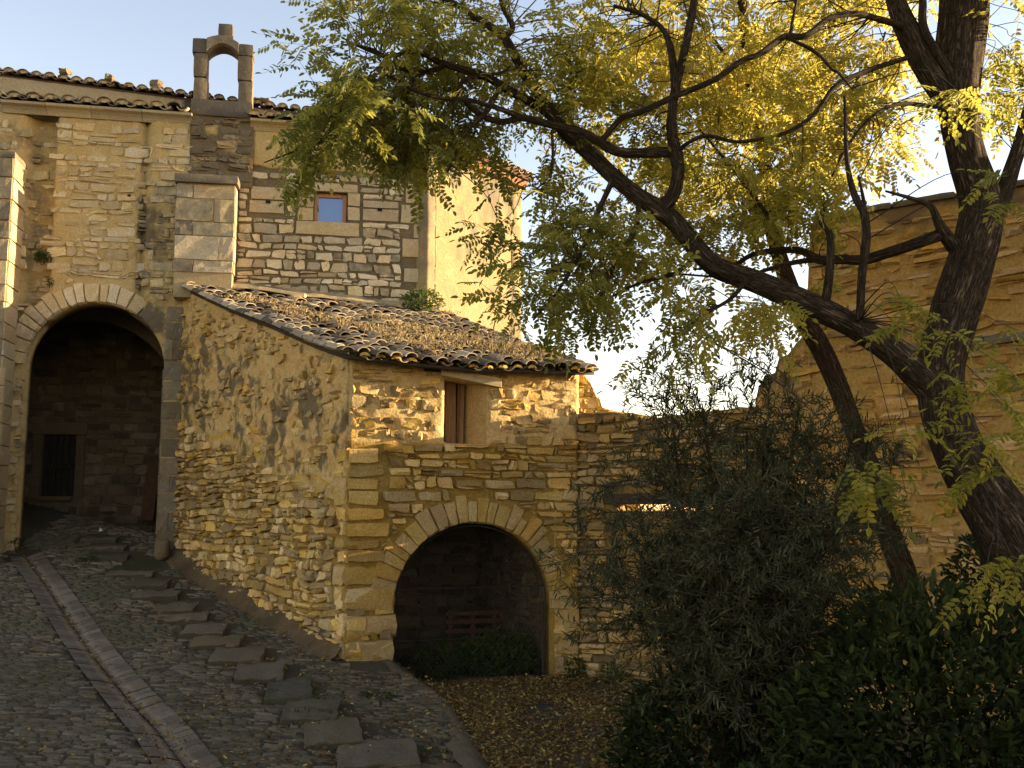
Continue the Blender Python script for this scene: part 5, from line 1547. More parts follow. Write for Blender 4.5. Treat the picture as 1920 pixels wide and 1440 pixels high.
# wire gate filling the shed arch
gate = thing('wire_gate', 'chain link mesh in a thin iron frame closing the shed archway', 'gate', SHED.w(ARCH.tc, .05, -.1))
GN = -.10
gr_ = ARCH.r - .05
arc = [SHED.w(ARCH.tc + gr_ * math.cos(a), ARCH.zs + gr_ * math.sin(a), GN) for a in np.linspace(0, math.pi, 25)]
path = [SHED.w(ARCH.tc + gr_, .05, GN)] + arc + [SHED.w(ARCH.tc - gr_, -.1, GN)]
V, Fc, B = tube([(*q, .013) for q in path], 6, 2)
part('frame', fast_mesh('gate_frame', V, Fc), M['iron'], gate)
V, Fc, B = tube([(*SHED.w(ARCH.tc + gr_ - .05, ARCH.zs + .02, GN), .026), (*SHED.w(ARCH.tc + gr_ - .045, .04, GN), .026)], 6, 2)
part('post', fast_mesh('gate_post', V, Fc), M['iron'], gate)
for py, mat_ in ((1102, 'iron'), (1192, 'iron')):
    za = SHED.tz(760, py + 4)[1]; zb = SHED.tz(1035, py - 4)[1]
    if py > 1150: za, zb = SHED.tz(750, 1206)[1], SHED.tz(1035, 1186)[1]
    V, Fc, B = tube([(*SHED.w(ARCH.tc - gr_ * .98, za, GN), .007), (*SHED.w(ARCH.tc, (za + zb) / 2 - .01, GN), .007), (*SHED.w(ARCH.tc + gr_ * .98, zb, GN), .007)], 6, 4)
    part('rail', fast_mesh('gate_rail', V, Fc), M[mat_], gate)
ws = []
def clip_wire(t, z): return (abs(t - ARCH.tc) < gr_ and z < ARCH.zs) or math.hypot(t - ARCH.tc, z - ARCH.zs) < gr_
for sg in (1, -1):
    for k in range(-60, 90):
        c0 = k * .075; seg_ = []
        for f in np.linspace(-.1, 2.6, 60):
            t = ARCH.tc - gr_ * 2 + c0 + sg * f * .9 + (2.6 if sg < 0 else -1.0); z = f
            if clip_wire(t, z): seg_.append((t, z))
        if len(seg_) > 2:
            a, b_ = seg_[0], seg_[-1]
            ws.append(tube([(*SHED.w(a[0], a[1], GN - .01), .0016), (*SHED.w(b_[0], b_[1], GN - .01), .0016)], 3, 1))
V, Fc, B = join_tubes(ws)
o = part('mesh_wire', fast_mesh('gate_mesh', V, Fc), M['wire'], gate); o['kind'] = 'stuff'

# pallet leaning inside
pal = thing('pallet', 'reddish brown slatted pallet leaning on the back wall inside the arch', 'pallet', SHED.w(ARCH.tc, .2, -1.7))
PL = Plane(SHED.w(0, 0, -1.75).xy, A)
q0, q1 = PL.tz(840, 1160)[0], PL.tz(932, 1160)[0]
for py in (1150, 1165, 1183):
    z = PL.tz(886, py)[1]; plank(PL, q0 - .04, q1 + .04, z - .035, z + .04, .0, .022, 'slat', M['pallet'], pal)
z = PL.tz(886, 1205)[1]; plank(PL, q0 - .04, q1 + .04, z - .04, z + .04, .0, .022, 'slat', M['pallet'], pal)
for t in (q0, (q0 + q1) / 2 - .04, q1 - .08): plank(PL, t, t + .08, .02, PL.tz(886, 1143)[1], -.09, -.003, 'bearer', M['pallet'], pal)

# ================================================================== PLANTS
LEAF_S = [leaf_quads(1, .42, .15, .1)]
def bush(name, label, cat, centre, rad, n, size, mat='green_leaf', hue=(.2, .8), stems=7, group=None, spread=1.0, flat=1.0, elong=.42, base=None, inner=.35, name_c='leaves'):
    c = Vector(centre); b0 = base or Vector((c.x, c.y, c.z - rad[2]))
    t = thing(name, label, cat, b0, group)
    D = nr.normal(size=(n, 3)); D /= np.linalg.norm(D, axis=1)[:, None]
    rr = (inner + (1 - inner) * nr.random(n)) ** .6
    lump = np.array([1 + .28 * nz(*(d * 2.3 + c.x)) for d in D])
    P = np.array(c) + D * (rr * lump)[:, None] * np.array(rad)
    P = P[P[:, 2] > b0.z - .02]
    Dn = (P - np.array(c)) / np.array(rad); Dn = Dn * .7 + nr.normal(0, .5, Dn.shape); Dn[:, 2] += .25
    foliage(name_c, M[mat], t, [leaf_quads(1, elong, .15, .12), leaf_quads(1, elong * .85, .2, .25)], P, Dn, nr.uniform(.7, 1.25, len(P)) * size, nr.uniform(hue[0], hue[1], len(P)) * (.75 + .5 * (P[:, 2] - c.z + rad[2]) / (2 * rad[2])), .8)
    st = []
    for k in range(stems):
        d = Vector((rng.uniform(-1, 1) * rad[0], rng.uniform(-1, 1) * rad[1], rng.uniform(.4, 1.5) * rad[2])) * .7
        mdl = b0 + d * .45 + Vector((rng.uniform(-.05, .05), rng.uniform(-.05, .05), .0))
        st.append(tube([(*(b0 + Vector((d.x, d.y, 0)) * .1 - Vector((0, 0, .05))), size * .1), (*mdl, size * .07), (*(b0 + d), size * .03)], 5, 3))
    tube_part('stem', st, M['twig'], t)
    return t
f = lambda px, py, n: SHED.w(*SHED.tz(px, py, n), n)
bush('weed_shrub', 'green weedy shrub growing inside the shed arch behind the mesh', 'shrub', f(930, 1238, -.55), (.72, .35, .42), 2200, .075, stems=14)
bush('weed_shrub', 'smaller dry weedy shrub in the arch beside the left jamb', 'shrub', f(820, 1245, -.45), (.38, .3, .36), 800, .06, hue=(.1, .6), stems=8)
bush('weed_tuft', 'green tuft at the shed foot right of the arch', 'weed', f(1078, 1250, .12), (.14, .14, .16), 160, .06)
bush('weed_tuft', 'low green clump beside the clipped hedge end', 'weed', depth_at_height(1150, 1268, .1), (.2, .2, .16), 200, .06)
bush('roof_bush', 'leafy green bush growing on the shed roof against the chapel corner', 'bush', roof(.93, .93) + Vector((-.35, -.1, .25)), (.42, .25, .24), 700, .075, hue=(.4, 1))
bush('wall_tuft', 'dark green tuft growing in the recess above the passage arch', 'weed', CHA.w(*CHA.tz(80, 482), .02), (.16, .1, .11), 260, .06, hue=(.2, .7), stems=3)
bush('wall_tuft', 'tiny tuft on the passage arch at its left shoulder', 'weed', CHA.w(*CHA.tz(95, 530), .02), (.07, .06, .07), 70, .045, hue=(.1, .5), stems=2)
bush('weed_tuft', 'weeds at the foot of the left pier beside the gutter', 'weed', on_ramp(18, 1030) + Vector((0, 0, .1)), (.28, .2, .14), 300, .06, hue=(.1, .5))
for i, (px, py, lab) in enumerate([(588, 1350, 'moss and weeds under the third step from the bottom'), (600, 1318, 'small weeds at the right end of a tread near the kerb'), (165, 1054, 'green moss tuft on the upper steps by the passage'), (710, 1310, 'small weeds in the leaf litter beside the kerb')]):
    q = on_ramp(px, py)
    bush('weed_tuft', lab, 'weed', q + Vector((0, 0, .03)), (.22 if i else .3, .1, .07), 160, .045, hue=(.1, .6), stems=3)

# dry sedum crust on the shed roof
P, D = [], []
for _ in range(9000):
    i, j = rng.random(), rng.random()
    k = nz(i * 4, j * 5, 33) + .5 * nz(i * 12, j * 12, 4)
    w = 1.2 * math.exp(-((i - .62) / .25) ** 2 - ((j - .28) / .25) ** 2) + .55 * math.exp(-((i - .25) / .2) ** 2 - ((j - .5) / .3) ** 2) + .5 * math.exp(-((i - .85) / .25) ** 2 - ((j - .12) / .2) ** 2)
    if k + w < .55: continue
    q = roof(i, j); P.append((q.x + rng.uniform(-.05, .05), q.y + rng.uniform(-.05, .05), q.z + .03 + .09 * min(1, k + w) * rng.random())); D.append((rng.uniform(-1, 1), rng.uniform(-1, 1), 1.1))
sed = thing('sedum_patch', 'dry pinkish brown sedum crusting the middle of the shed roof', 'sedum', roof(.6, .3))
foliage('sedum_growth', M['sedum'], sed, [leaf_quads(1, .5, .2, .3)], np.array(P), np.array(D), nr.uniform(.03, .075, len(P)), nr.uniform(.1, 1, len(P)), 1.0)
gs = []
for _ in range(120):
    i, j = rng.uniform(.75, 1.0) if rng.random() < .6 else rng.uniform(.2, .8), rng.uniform(0, .3) if rng.random() < .6 else rng.uniform(.2, .7)
    q = roof(i, j); h = rng.uniform(.15, .38); dx, dy = rng.uniform(-.22, .3), rng.uniform(-.15, .15)
    gs.append(tube([(q.x, q.y, q.z, .003), (q.x + dx * .4, q.y + dy * .4, q.z + h * .7, .002), (q.x + dx, q.y + dy, q.z + h, .001)], 3, 3))
V, Fc, B = join_tubes(gs); o = part('dry_stalks', fast_mesh('dry_stalks', V, Fc, False, {'hue': .85}), M['sedum'], sed); o['kind'] = 'stuff'

# fallen leaves
def litter(name, label, n, gen):
    P = [gen() for _ in range(n)]; P = [q for q in P if q]
    Dn = np.column_stack([nr.normal(size=len(P)), nr.normal(size=len(P)), nr.normal(0, .25, len(P))])
    V, Fc, H = scatter([leaf_quads(1, .5, .15, .15), leaf_quads(1, .42, .3, -.2)], np.array(P), Dn, nr.uniform(.022, .065, len(P)), np.clip(nr.normal(.45, .3, len(P)), 0, 1), .5)
    o = link(name, fast_mesh(name, V, Fc, False, {'hue': H}), M['litter']); o['kind'] = 'stuff'; tag(o, label, 'leaves')
def gen_c():
    y = rng.uniform(9.2, 15.6); x = rng.uniform(-2.3, 3.2)
    if x < kerb_x(y) - .02 or (Vector((x, y)) - SHED.o).dot(SHED.nn) < .0: return None
    if nz(x * 1.3, y * 1.3, 2) + .6 * nz(x * 4, y * 4, 5) + .9 * math.exp(-(x - kerb_x(y)) / .25) < rng.uniform(-.9, .35): return None
    return (x, y, court_z(x, y) + .015 + .03 * rng.random())
litter('courtyard_leaves', 'carpet of yellow and brown fallen leaves on the courtyard', 42000, gen_c)
def gen_r():
    y = 9.0 + 11 * rng.random() ** 1.6; x = -7.5 + 8.5 * rng.random() ** .55
    if abs(x / y) > .55 or x > kerb_x(y) - .02 or (y > 14.2 and shed_side(x, y) < .05): return None
    if nz(x * 1.3, y * 1.3, 6) + .6 * sstep(-5, -.5, x) + .9 * math.exp(-(kerb_x(y) - x) / .35) < rng.uniform(-.1, .4): return None
    return (x, y, zr(x, y) + .04 + .012 * rng.random())
litter('ramp_leaves', 'small yellow fallen leaves scattered over the cobbled ramp', 9500, gen_r)
def gen_g():
    x, y, t = gut_at(rng.random() * glen[-1]); o_ = rng.gauss(0, .05)
    return (x + t.y * o_, y - t.x * o_, zr(x, y) - .01 + .015 * rng.random())
litter('gutter_leaves', 'brown leaf debris lying along the middle of the gutter', 420, gen_g)

# ---- olive tree
olive = thing('olive_tree', 'bushy grey green olive tree in front of the garden wall', 'tree', (1.75, 8.4, 0))
OB = Vector((1.75, 8.4, 0))
tub, LP, LD, LH = [], [], [], []
def shoot(a, b_, sag, r0, r1, n_leaf, lsz, hue0):
    a, b_ = Vector(a), Vector(b_); m1 = a.lerp(b_, .35) + Vector((rng.uniform(-.06, .06), rng.uniform(-.06, .06), sag)); m2 = a.lerp(b_, .7) + Vector((rng.uniform(-.06, .06), rng.uniform(-.06, .06), sag * .8))
    tub.append(tube([(*a, r0), (*m1, lerp(r0, r1, .4)), (*m2, lerp(r0, r1, .75)), (*b_, r1)], 5, 4))
    C = catmull([tuple(a), tuple(m1), tuple(m2), tuple(b_)], 12)
    for k in range(n_leaf):
        f_ = .12 + .88 * (k / n_leaf); x_ = f_ * (len(C) - 1); i0 = min(int(x_), len(C) - 2)
        q = C[i0] + (C[i0 + 1] - C[i0]) * (x_ - i0); tg = C[i0 + 1] - C[i0]; tg /= np.linalg.norm(tg) + 1e-9
        sd_ = np.cross(tg, nr.normal(size=3)); sd_ /= np.linalg.norm(sd_) + 1e-9
        for s_ in (1, -1):
            LP.append(q); LD.append(tg * .75 + sd_ * s_ * .8); LH.append(hue0 + rng.uniform(-.3, .35))
    return C
ol_t = []
for k, (px, py, Y) in enumerate([(1180, 1000, 8.6), (1250, 860, 8.3), (1260, 790, 8.6), (1320, 790, 8.2), (1400, 800, 8.5), (1450, 790, 8.3), (1530, 860, 8.6), (1600, 930, 8.3), (1560, 1000, 7.9), (1380, 930, 7.7), (1290, 980, 7.7), (1480, 940, 7.8),
                                 (1200, 1090, 8.2), (1350, 1090, 7.6), (1450, 1080, 7.6), (1580, 1090, 8.0), (1500, 760, 8.7), (1620, 850, 8.8)]):
    end = at(px, py, Y); start = OB + Vector((rng.uniform(-.12, .12), rng.uniform(-.1, .1), rng.uniform(.2, .7)))
    mid_ = start.lerp(end, .5) + Vector((rng.uniform(-.1, .1), rng.uniform(-.1, .1), .12))
    T = tube([(*start, .028), (*mid_, .018), (*end, .008)], 6, 8); ol_t.append(T)
    C = catmull([tuple(start), tuple(mid_), tuple(end)], 12)
    for s_ in range(84):
        q = Vector(C[rng.randrange(len(C) // 3, len(C))]) + Vector((rng.gauss(0, .12), rng.gauss(0, .1), rng.gauss(0, .1)))
        d_ = Vector((rng.gauss(0, .5), rng.gauss(0, .4), rng.gauss(.12, .38)))
        if d_.length < .1: continue
        d_ = d_.normalized() * rng.uniform(.3, .75)
        shoot(q, q + d_, rng.uniform(-.02, .06), .005, .0015, rng.randint(11, 18), .08, .45)
for (x0, y0, x1, y1, Y) in [(1280, 820, 1225, 678, 8.4), (1300, 800, 1262, 730, 8.3), (1320, 800, 1352, 718, 8.3), (1310, 790, 1300, 655, 8.5), (1400, 790, 1412, 700, 8.4), (1440, 790, 1440, 640, 8.6), (1420, 780, 1385, 690, 8.5), (1280, 800, 1215, 760, 8.2),
                            (1150, 1040, 1010, 1062, 8.4), (1180, 1120, 1060, 1130, 8.3), (1190, 1180, 1070, 1200, 8.4), (1160, 960, 1080, 985, 8.5), (1200, 900, 1110, 930, 8.6), (1190, 1020, 1090, 1095, 8.3), (1600, 900, 1690, 870, 8.6), (1600, 980, 1690, 1010, 8.5), (1560, 820, 1660, 840, 8.7)]:
    a, b_ = at(x0, y0, Y), at(x1, y1, Y)
    C = shoot(a, b_, .03, .006, .0015, 20, .08, .5)
    for s_ in range(5):
        q = Vector(C[rng.randrange(10, len(C))]); d_ = (b_ - a).normalized() * .5 + Vector((rng.gauss(0, .5), rng.gauss(0, .3), rng.gauss(.1, .4)))
        shoot(q, q + d_.normalized() * rng.uniform(.15, .35), .02, .003, .001, 9, .08, .5)
trunkv = tube([(OB.x, OB.y, -.1, .09), (OB.x + .03, OB.y, .35, .075), (OB.x + .01, OB.y, .8, .05)], 10, 4, .12)
tube_part('trunk', [trunkv], M['bark'], olive); tube_part('limb', ol_t, M['bark'], olive)
o = tube_part('twig', tub, M['twig'], olive); o['kind'] = 'stuff'
foliage('crown', M['olive_leaf'], olive, [leaf_quads(1, .17, .1, .1), leaf_quads(1, .14, .15, -.1)], np.array(LP), np.array(LD), nr.uniform(.055, .095, len(LP)), np.clip(LH, 0, 1), .6)

# ---- clipped evergreen shrubs along the courtyard edge
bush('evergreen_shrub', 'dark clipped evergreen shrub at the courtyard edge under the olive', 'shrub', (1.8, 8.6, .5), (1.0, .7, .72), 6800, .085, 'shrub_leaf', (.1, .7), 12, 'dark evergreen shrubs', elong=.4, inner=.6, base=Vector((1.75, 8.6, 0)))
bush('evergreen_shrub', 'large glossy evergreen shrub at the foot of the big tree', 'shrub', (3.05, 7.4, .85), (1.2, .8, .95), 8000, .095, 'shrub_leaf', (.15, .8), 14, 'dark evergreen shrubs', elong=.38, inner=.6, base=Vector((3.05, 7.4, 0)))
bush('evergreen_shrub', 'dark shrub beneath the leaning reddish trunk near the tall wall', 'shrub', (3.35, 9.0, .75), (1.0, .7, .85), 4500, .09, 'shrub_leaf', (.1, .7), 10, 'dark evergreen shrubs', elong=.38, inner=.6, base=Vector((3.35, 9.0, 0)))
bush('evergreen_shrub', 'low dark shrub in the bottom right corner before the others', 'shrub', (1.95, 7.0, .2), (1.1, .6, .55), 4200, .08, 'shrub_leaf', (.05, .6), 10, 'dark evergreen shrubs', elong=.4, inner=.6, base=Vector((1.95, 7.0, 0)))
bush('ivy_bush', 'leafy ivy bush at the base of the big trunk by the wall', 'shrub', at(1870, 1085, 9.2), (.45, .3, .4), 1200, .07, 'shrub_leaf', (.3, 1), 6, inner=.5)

# ---- locust trees
PIN = [pinnate(7, .20, .021, .045, .25, 1), pinnate(8, .23, .021, .046, .45, 2), pinnate(6, .17, .02, .042, .12, 3)]
loc = thing('locust_tree', 'big leaning locust tree with yellowing leaves and a long limb arching left', 'tree', (4.75, 8.3, 0))
def px_path(pts, seg=8, per=6, lump=.0, seed=0.0):
    """pts: (px, py, depth, radius in photo pixels)"""
    P = []
    for x, y, Y, r in pts:
        q = at(x, y, Y); P.append((q.x, q.y, q.z, r * Y / F))
    return tube(P, seg, per, lump, seed=seed)
skel = []
def limb(pts, **kw):
    for (x, y, Y, r), (x2, y2, Y2, r2) in zip(pts, pts[1:]):
        for k in range(7):
            f_ = k / 7; skel.append((*at(lerp(x, x2, f_), lerp(y, y2, f_), lerp(Y, Y2, f_)), lerp(r, r2, f_)))
    return px_path(pts, **kw)
TR = [(2080, 1420, 8.3, 74), (1985, 1180, 8.3, 66), (1905, 1020, 8.3, 58), (1840, 920, 8.3, 50), (1790, 830, 8.3, 45), (1768, 760, 8.3, 43), (1765, 690, 8.3, 41), (1785, 610, 8.3, 40), (1812, 520, 8.3, 41), (1836, 440, 8.35, 42), (1840, 380, 8.4, 38),
      (1816, 300, 8.4, 33), (1800, 230, 8.4, 34), (1795, 160, 8.4, 40), (1802, 80, 8.4, 42), (1808, 0, 8.4, 43), (1812, -120, 8.4, 38), (1800, -300, 8.4, 26)]
tr_ = [limb(TR, seg=36, per=9, lump=.19)]
tube_part('trunk', tr_, M['bark'], loc)
L1 = [(1792, 770, 8.3, 30), (1745, 725, 8.25, 28), (1710, 695, 8.2, 25), (1665, 655, 8.15, 24), (1600, 612, 8.1, 23), (1540, 580, 8.1, 23), (1480, 553, 8.1, 22), (1410, 525, 8.15, 21), (1345, 502, 8.2, 20), (1305, 465, 8.25, 19), (1270, 422, 8.3, 18), (1240, 396, 8.3, 18),
      (1200, 370, 8.3, 16), (1150, 330, 8.35, 15), (1108, 290, 8.4, 14), (1060, 247, 8.4, 13), (1030, 205, 8.45, 11), (987, 142, 8.5, 10), (946, 71, 8.5, 9), (912, 45, 8.5, 7), (860, 11, 8.55, 6), (800, -20, 8.6, 4)]
LIMBS = [L1,
 [(946, 71, 8.5, 8), (961, 50, 8.5, 6), (946, 19, 8.5, 5), (930, -30, 8.5, 4)],
 [(1040, 225, 8.42, 10), (1014, 202, 8.4, 10), (954, 169, 8.35, 9), (912, 144, 8.3, 8), (856, 127, 8.2, 7), (822, 116, 8.2, 6), (797, 103, 8.1, 5), (770, 97, 8.1, 5), (730, 105, 8.0, 3.5), (690, 95, 8, 2.5), (640, 70, 8, 1.5)],
 [(835, 118, 8.2, 6), (815, 131, 8.2, 5.5), (762, 131, 8.3, 5), (732, 116, 8.3, 4), (702, 94, 8.3, 3), (660, 82, 8.3, 2)],
 [(940, 160, 8.33, 6), (931, 175, 8.2, 5), (912, 210, 8.1, 5), (875, 246, 8, 4), (850, 300, 8, 3), (830, 340, 8, 2)],
 [(805, 128, 8.2, 5), (789, 139, 8.2, 5), (755, 169, 8.1, 5), (725, 202, 8.0, 4.5), (680, 232, 8, 4), (612, 262, 8, 3), (549, 285, 8, 2), (495, 305, 8, 1.2)],
 [(1268, 285, 8.2, 12), (1200, 287, 8.2, 10), (1155, 283, 8.2, 10), (1118, 262, 8.2, 9), (1085, 246, 8.2, 9), (1040, 236, 8.2, 8), (980, 221, 8.1, 7), (946, 228, 8.1, 6), (912, 221, 8.1, 6), (882, 199, 8.1, 5), (862, 169, 8.1, 5), (870, 150, 8.1, 4), (897, 141, 8.1, 4), (939, 137, 8.1, 3), (957, 124, 8.1, 2)],
 [(980, 221, 8.1, 6), (931, 202, 8, 5), (875, 187, 8, 4.5), (830, 184, 8, 4), (785, 172, 7.9, 4), (755, 157, 7.9, 3.5), (725, 139, 7.9, 3), (717, 124, 7.9, 2), (690, 60, 7.9, 1.5)],
 [(1236, 396, 8.3, 16), (1262, 364, 8.25, 14), (1271, 322, 8.2, 13), (1267, 285, 8.2, 13), (1260, 244, 8.15, 10), (1262, 191, 8.15, 9), (1267, 161, 8.1, 9), (1256, 86, 8.1, 7), (1237, 49, 8.1, 5), (1200, 26, 8.1, 4), (1150, 10, 8.1, 3)],
 [(1267, 165, 8.1, 8), (1286, 82, 8.0, 8), (1301, 0, 8, 7), (1310, -80, 8, 5)],
 [(1702, 108, 8.2, 5), (1631, 131, 8.1, 5), (1567, 161, 8.0, 4.5), (1530, 210, 8, 4), (1485, 244, 8, 4), (1432, 259, 8, 3.5), (1380, 266, 8, 3.5), (1327, 255, 8, 4), (1290, 268, 8.1, 4), (1270, 285, 8.2, 5)],
 [(1690, 48, 8.2, 7), (1642, 34, 8.1, 6), (1605, 26, 8.0, 6), (1556, 34, 7.9, 6), (1511, 67, 7.8, 6.5), (1470, 69, 7.8, 6), (1425, 101, 7.7, 6), (1387, 116, 7.7, 6), (1339, 150, 7.7, 6), (1267, 180, 7.8, 6), (1200, 210, 7.9, 6), (1165, 222, 8, 6), (1130, 262, 8.1, 6)],
 [(1475, 70, 7.8, 4), (1530, 98, 7.8, 4), (1560, 130, 7.8, 3), (1572, 136, 7.8, 3), (1600, 170, 7.8, 1.5)],
 [(1480, 68, 7.8, 3), (1490, 20, 7.8, 3), (1500, -30, 7.8, 2)],
 [(1800, 475, 8.3, 15), (1774, 442, 8.25, 13), (1759, 416, 8.2, 9), (1744, 386, 8.2, 6), (1706, 371, 8.2, 4), (1660, 358, 8.2, 2)],
 [(1770, 438, 8.25, 12), (1725, 454, 8.3, 11), (1669, 472, 8.4, 10), (1620, 486, 8.5, 10), (1575, 486, 8.5, 9), (1537, 487, 8.5, 9), (1500, 470, 8.5, 7), (1450, 470, 8.6, 6), (1410, 478, 8.6, 5), (1369, 499, 8.6, 4), (1300, 505, 8.6, 2)],
 [(1540, 485, 8.5, 6), (1490, 492, 8.5, 5), (1440, 505, 8.4, 4), (1380, 520, 8.4, 2.5), (1250, 512, 8.4, 2)],
 [(1547, 577, 8.05, 9), (1556, 500, 8.0, 8), (1556, 440, 8.0, 7), (1540, 415, 8.0, 5), (1548, 380, 8, 3)],
 [(1612, 600, 8.0, 8), (1616, 520, 7.95, 8), (1624, 450, 7.9, 9), (1620, 400, 7.9, 8), (1602, 365, 7.9, 7), (1588, 300, 7.9, 5), (1584, 180, 7.9, 3)],
 [(1624, 420, 7.9, 5), (1620, 380, 7.9, 4), (1610, 330, 7.9, 2)],
 [(1780, 190, 8.4, 24), (1745, 140, 8.35, 25), (1712, 80, 8.3, 24), (1685, 20, 8.25, 20), (1660, -60, 8.2, 14)],
 [(1855, 400, 8.4, 22), (1880, 365, 8.4, 18), (1900, 310, 8.4, 14), (1922, 240, 8.4, 13), (1950, 120, 8.4, 10)],
 [(1790, 150, 8.3, 10), (1735, 60, 8.2, 8), (1730, 0, 8.2, 7), (1725, -50, 8.2, 5)],
 [(1465, 440, 8.6, 5), (1400, 350, 8.6, 4), (1360, 300, 8.6, 3), (1310, 240, 8.6, 2)],
 [(1755, 200, 8.3, 5), (1690, 195, 8.1, 4), (1640, 215, 8, 3), (1595, 265, 8, 3), (1560, 330, 7.9, 2)],
 [(1035, 245, 8.2, 3), (1036, 300, 8.1, 2.5), (1026, 335, 8.1, 2), (980, 375, 8.1, 1.5)],
 [(1150, 335, 8.35, 6), (1120, 400, 8.2, 5), (1090, 470, 8.1, 4), (1050, 540, 8.0, 3), (1000, 600, 7.9, 2)],
 [(1200, 372, 8.3, 6), (1190, 430, 8.15, 5), (1150, 500, 8, 4), (1120, 580, 8, 3), (1100, 630, 8, 2)],
 [(1310, 470, 8.2, 5), (1270, 510, 8.1, 4), (1200, 530, 8, 3), (1140, 560, 8, 2)],
 [(1400, 525, 8.1, 5), (1370, 560, 8, 4), (1320, 590, 7.9, 3), (1280, 620, 7.9, 2)],
]
for i, pts in enumerate(LIMBS):
    V, Fc, B = limb(pts, seg=14 if i == 0 else 8, per=7, lump=.16 if i == 0 or pts[0][3] > 9 else .08, seed=i * 1.7)
    part('limb', fast_mesh('limb', V, Fc, True, {'bk': B}), M['bark'], loc)
T2P = [(1765, 1400, 11.0, 27), (1720, 1180, 11.0, 24), (1694, 1075, 11.0, 22), (1668, 1000, 11, 21), (1638, 900, 11, 20), (1600, 800, 11, 19), (1570, 720, 11, 19), (1535, 645, 11, 19), (1500, 590, 11, 18), (1478, 530, 11, 16), (1452, 450, 11, 14), (1441, 400, 11, 13), (1438, 330, 11, 11),
       (1424, 250, 11, 11), (1402, 110, 11, 11), (1390, 0, 11, 10), (1384, -100, 11, 8)]
T2L = [[(1441, 402, 11, 9), (1425, 396, 11, 9), (1405, 372, 10.9, 8), (1392, 340, 10.9, 6), (1380, 290, 10.8, 3)], [(1455, 415, 11, 6), (1420, 412, 10.9, 6), (1385, 405, 10.9, 5), (1345, 412, 10.8, 3)],
       [(1430, 290, 11, 6), (1480, 200, 11.2, 5), (1540, 100, 11.3, 4), (1580, 0, 11.3, 3)], [(1410, 160, 11, 5), (1350, 90, 11.1, 4), (1300, 20, 11.2, 3), (1280, -60, 11.2, 2)],
       [(1436, 330, 11, 6), (1490, 290, 11.3, 5), (1560, 230, 11.4, 4), (1630, 150, 11.4, 3), (1660, 60, 11.4, 2)], [(1425, 250, 11, 5), (1370, 220, 10.8, 4), (1310, 200, 10.8, 3), (1240, 210, 10.8, 2)]]
# crown: clumps of twigs; (cx, cy, rx, ry, twigs, near, far, hue)
CL = [(720, 95, 105, 85, 46, 7.6, 8.8, .38), (650, 205, 75, 32, 26, 7.6, 8.6, .22), (592, 258, 42, 14, 12, 7.7, 8.3, .25), (715, 205, 95, 50, 44, 7.5, 8.8, .15), (775, 250, 60, 28, 20, 7.6, 8.6, .2), (825, 165, 90, 70, 44, 7.5, 9, .28), (900, 250, 60, 35, 16, 7.6, 8.8, .35),
      (850, 55, 110, 70, 44, 7.6, 9, .5), (985, 70, 95, 85, 40, 7.6, 9.2, .68), (960, 160, 70, 60, 20, 7.6, 9, .45), (1100, 170, 95, 95, 46, 7.6, 9.4, .7), (1180, 70, 110, 90, 44, 7.6, 9.6, .85), (1340, 90, 130, 95, 44, 7.4, 9.6, .88), (1480, 90, 110, 95, 38, 7.4, 9.5, .9), (1400, 250, 130, 90, 42, 7.5, 9.4, .85),
      (1550, 250, 100, 85, 36, 7.5, 9.2, .82), (1200, 250, 80, 80, 34, 7.5, 9.2, .65), (1120, 390, 90, 60, 24, 7.5, 9, .55), (1070, 470, 85, 70, 38, 7.4, 8.7, .3), (1085, 545, 55, 45, 16, 7.4, 8.5, .3), (985, 555, 36, 38, 8, 7.4, 8.3, .35), (940, 410, 30, 45, 6, 7.5, 8.2, .45), (1185, 470, 75, 45, 20, 7.5, 8.8, .45),
      (1330, 400, 110, 80, 46, 7.6, 9.2, .78), (1440, 400, 60, 60, 18, 7.6, 9, .65), (1300, 545, 70, 40, 13, 7.5, 8.6, .5), (1425, 560, 45, 25, 8, 7.6, 8.6, .75), (1270, 625, 40, 30, 6, 7.6, 8.2, .45), (1500, 340, 80, 60, 20, 7.6, 8.8, .65), (1880, 160, 60, 85, 24, 7.6, 9, .6), (1890, 50, 50, 50, 16, 7.6, 9, .7), (1760, 200, 40, 30, 5, 7.2, 7.8, .8),
      (1640, 180, 60, 80, 22, 7.5, 9, .8), (1640, 50, 70, 60, 22, 7.5, 9, .88), (1000, -90, 220, 60, 50, 7.6, 9.4, .6), (1350, -90, 250, 60, 60, 7.6, 9.6, .85), (720, -60, 90, 50, 20, 7.6, 9, .5), (1700, -90, 180, 60, 40, 7.6, 9.4, .8), (1560, 470, 60, 40, 7, 8.3, 9, .55), (1050, 310, 50, 45, 9, 7.6, 8.8, .4)]
CL2 = [(1350, 60, 160, 110, 60, 10.3, 12, .95), (1530, 70, 150, 110, 60, 10.3, 12, .95), (1450, 220, 150, 110, 55, 10.3, 12, .92), (1300, 230, 90, 100, 30, 10.3, 11.6, .9), (1620, 180, 80, 110, 26, 10.4, 11.8, .92), (1400, 350, 110, 60, 24, 10.4, 11.5, .85), (1420, -90, 260, 60, 50, 10.4, 12, .95), (1420, 580, 60, 25, 7, 10.5, 11.2, .9), (1230, 100, 80, 100, 26, 10.4, 11.6, .92)]
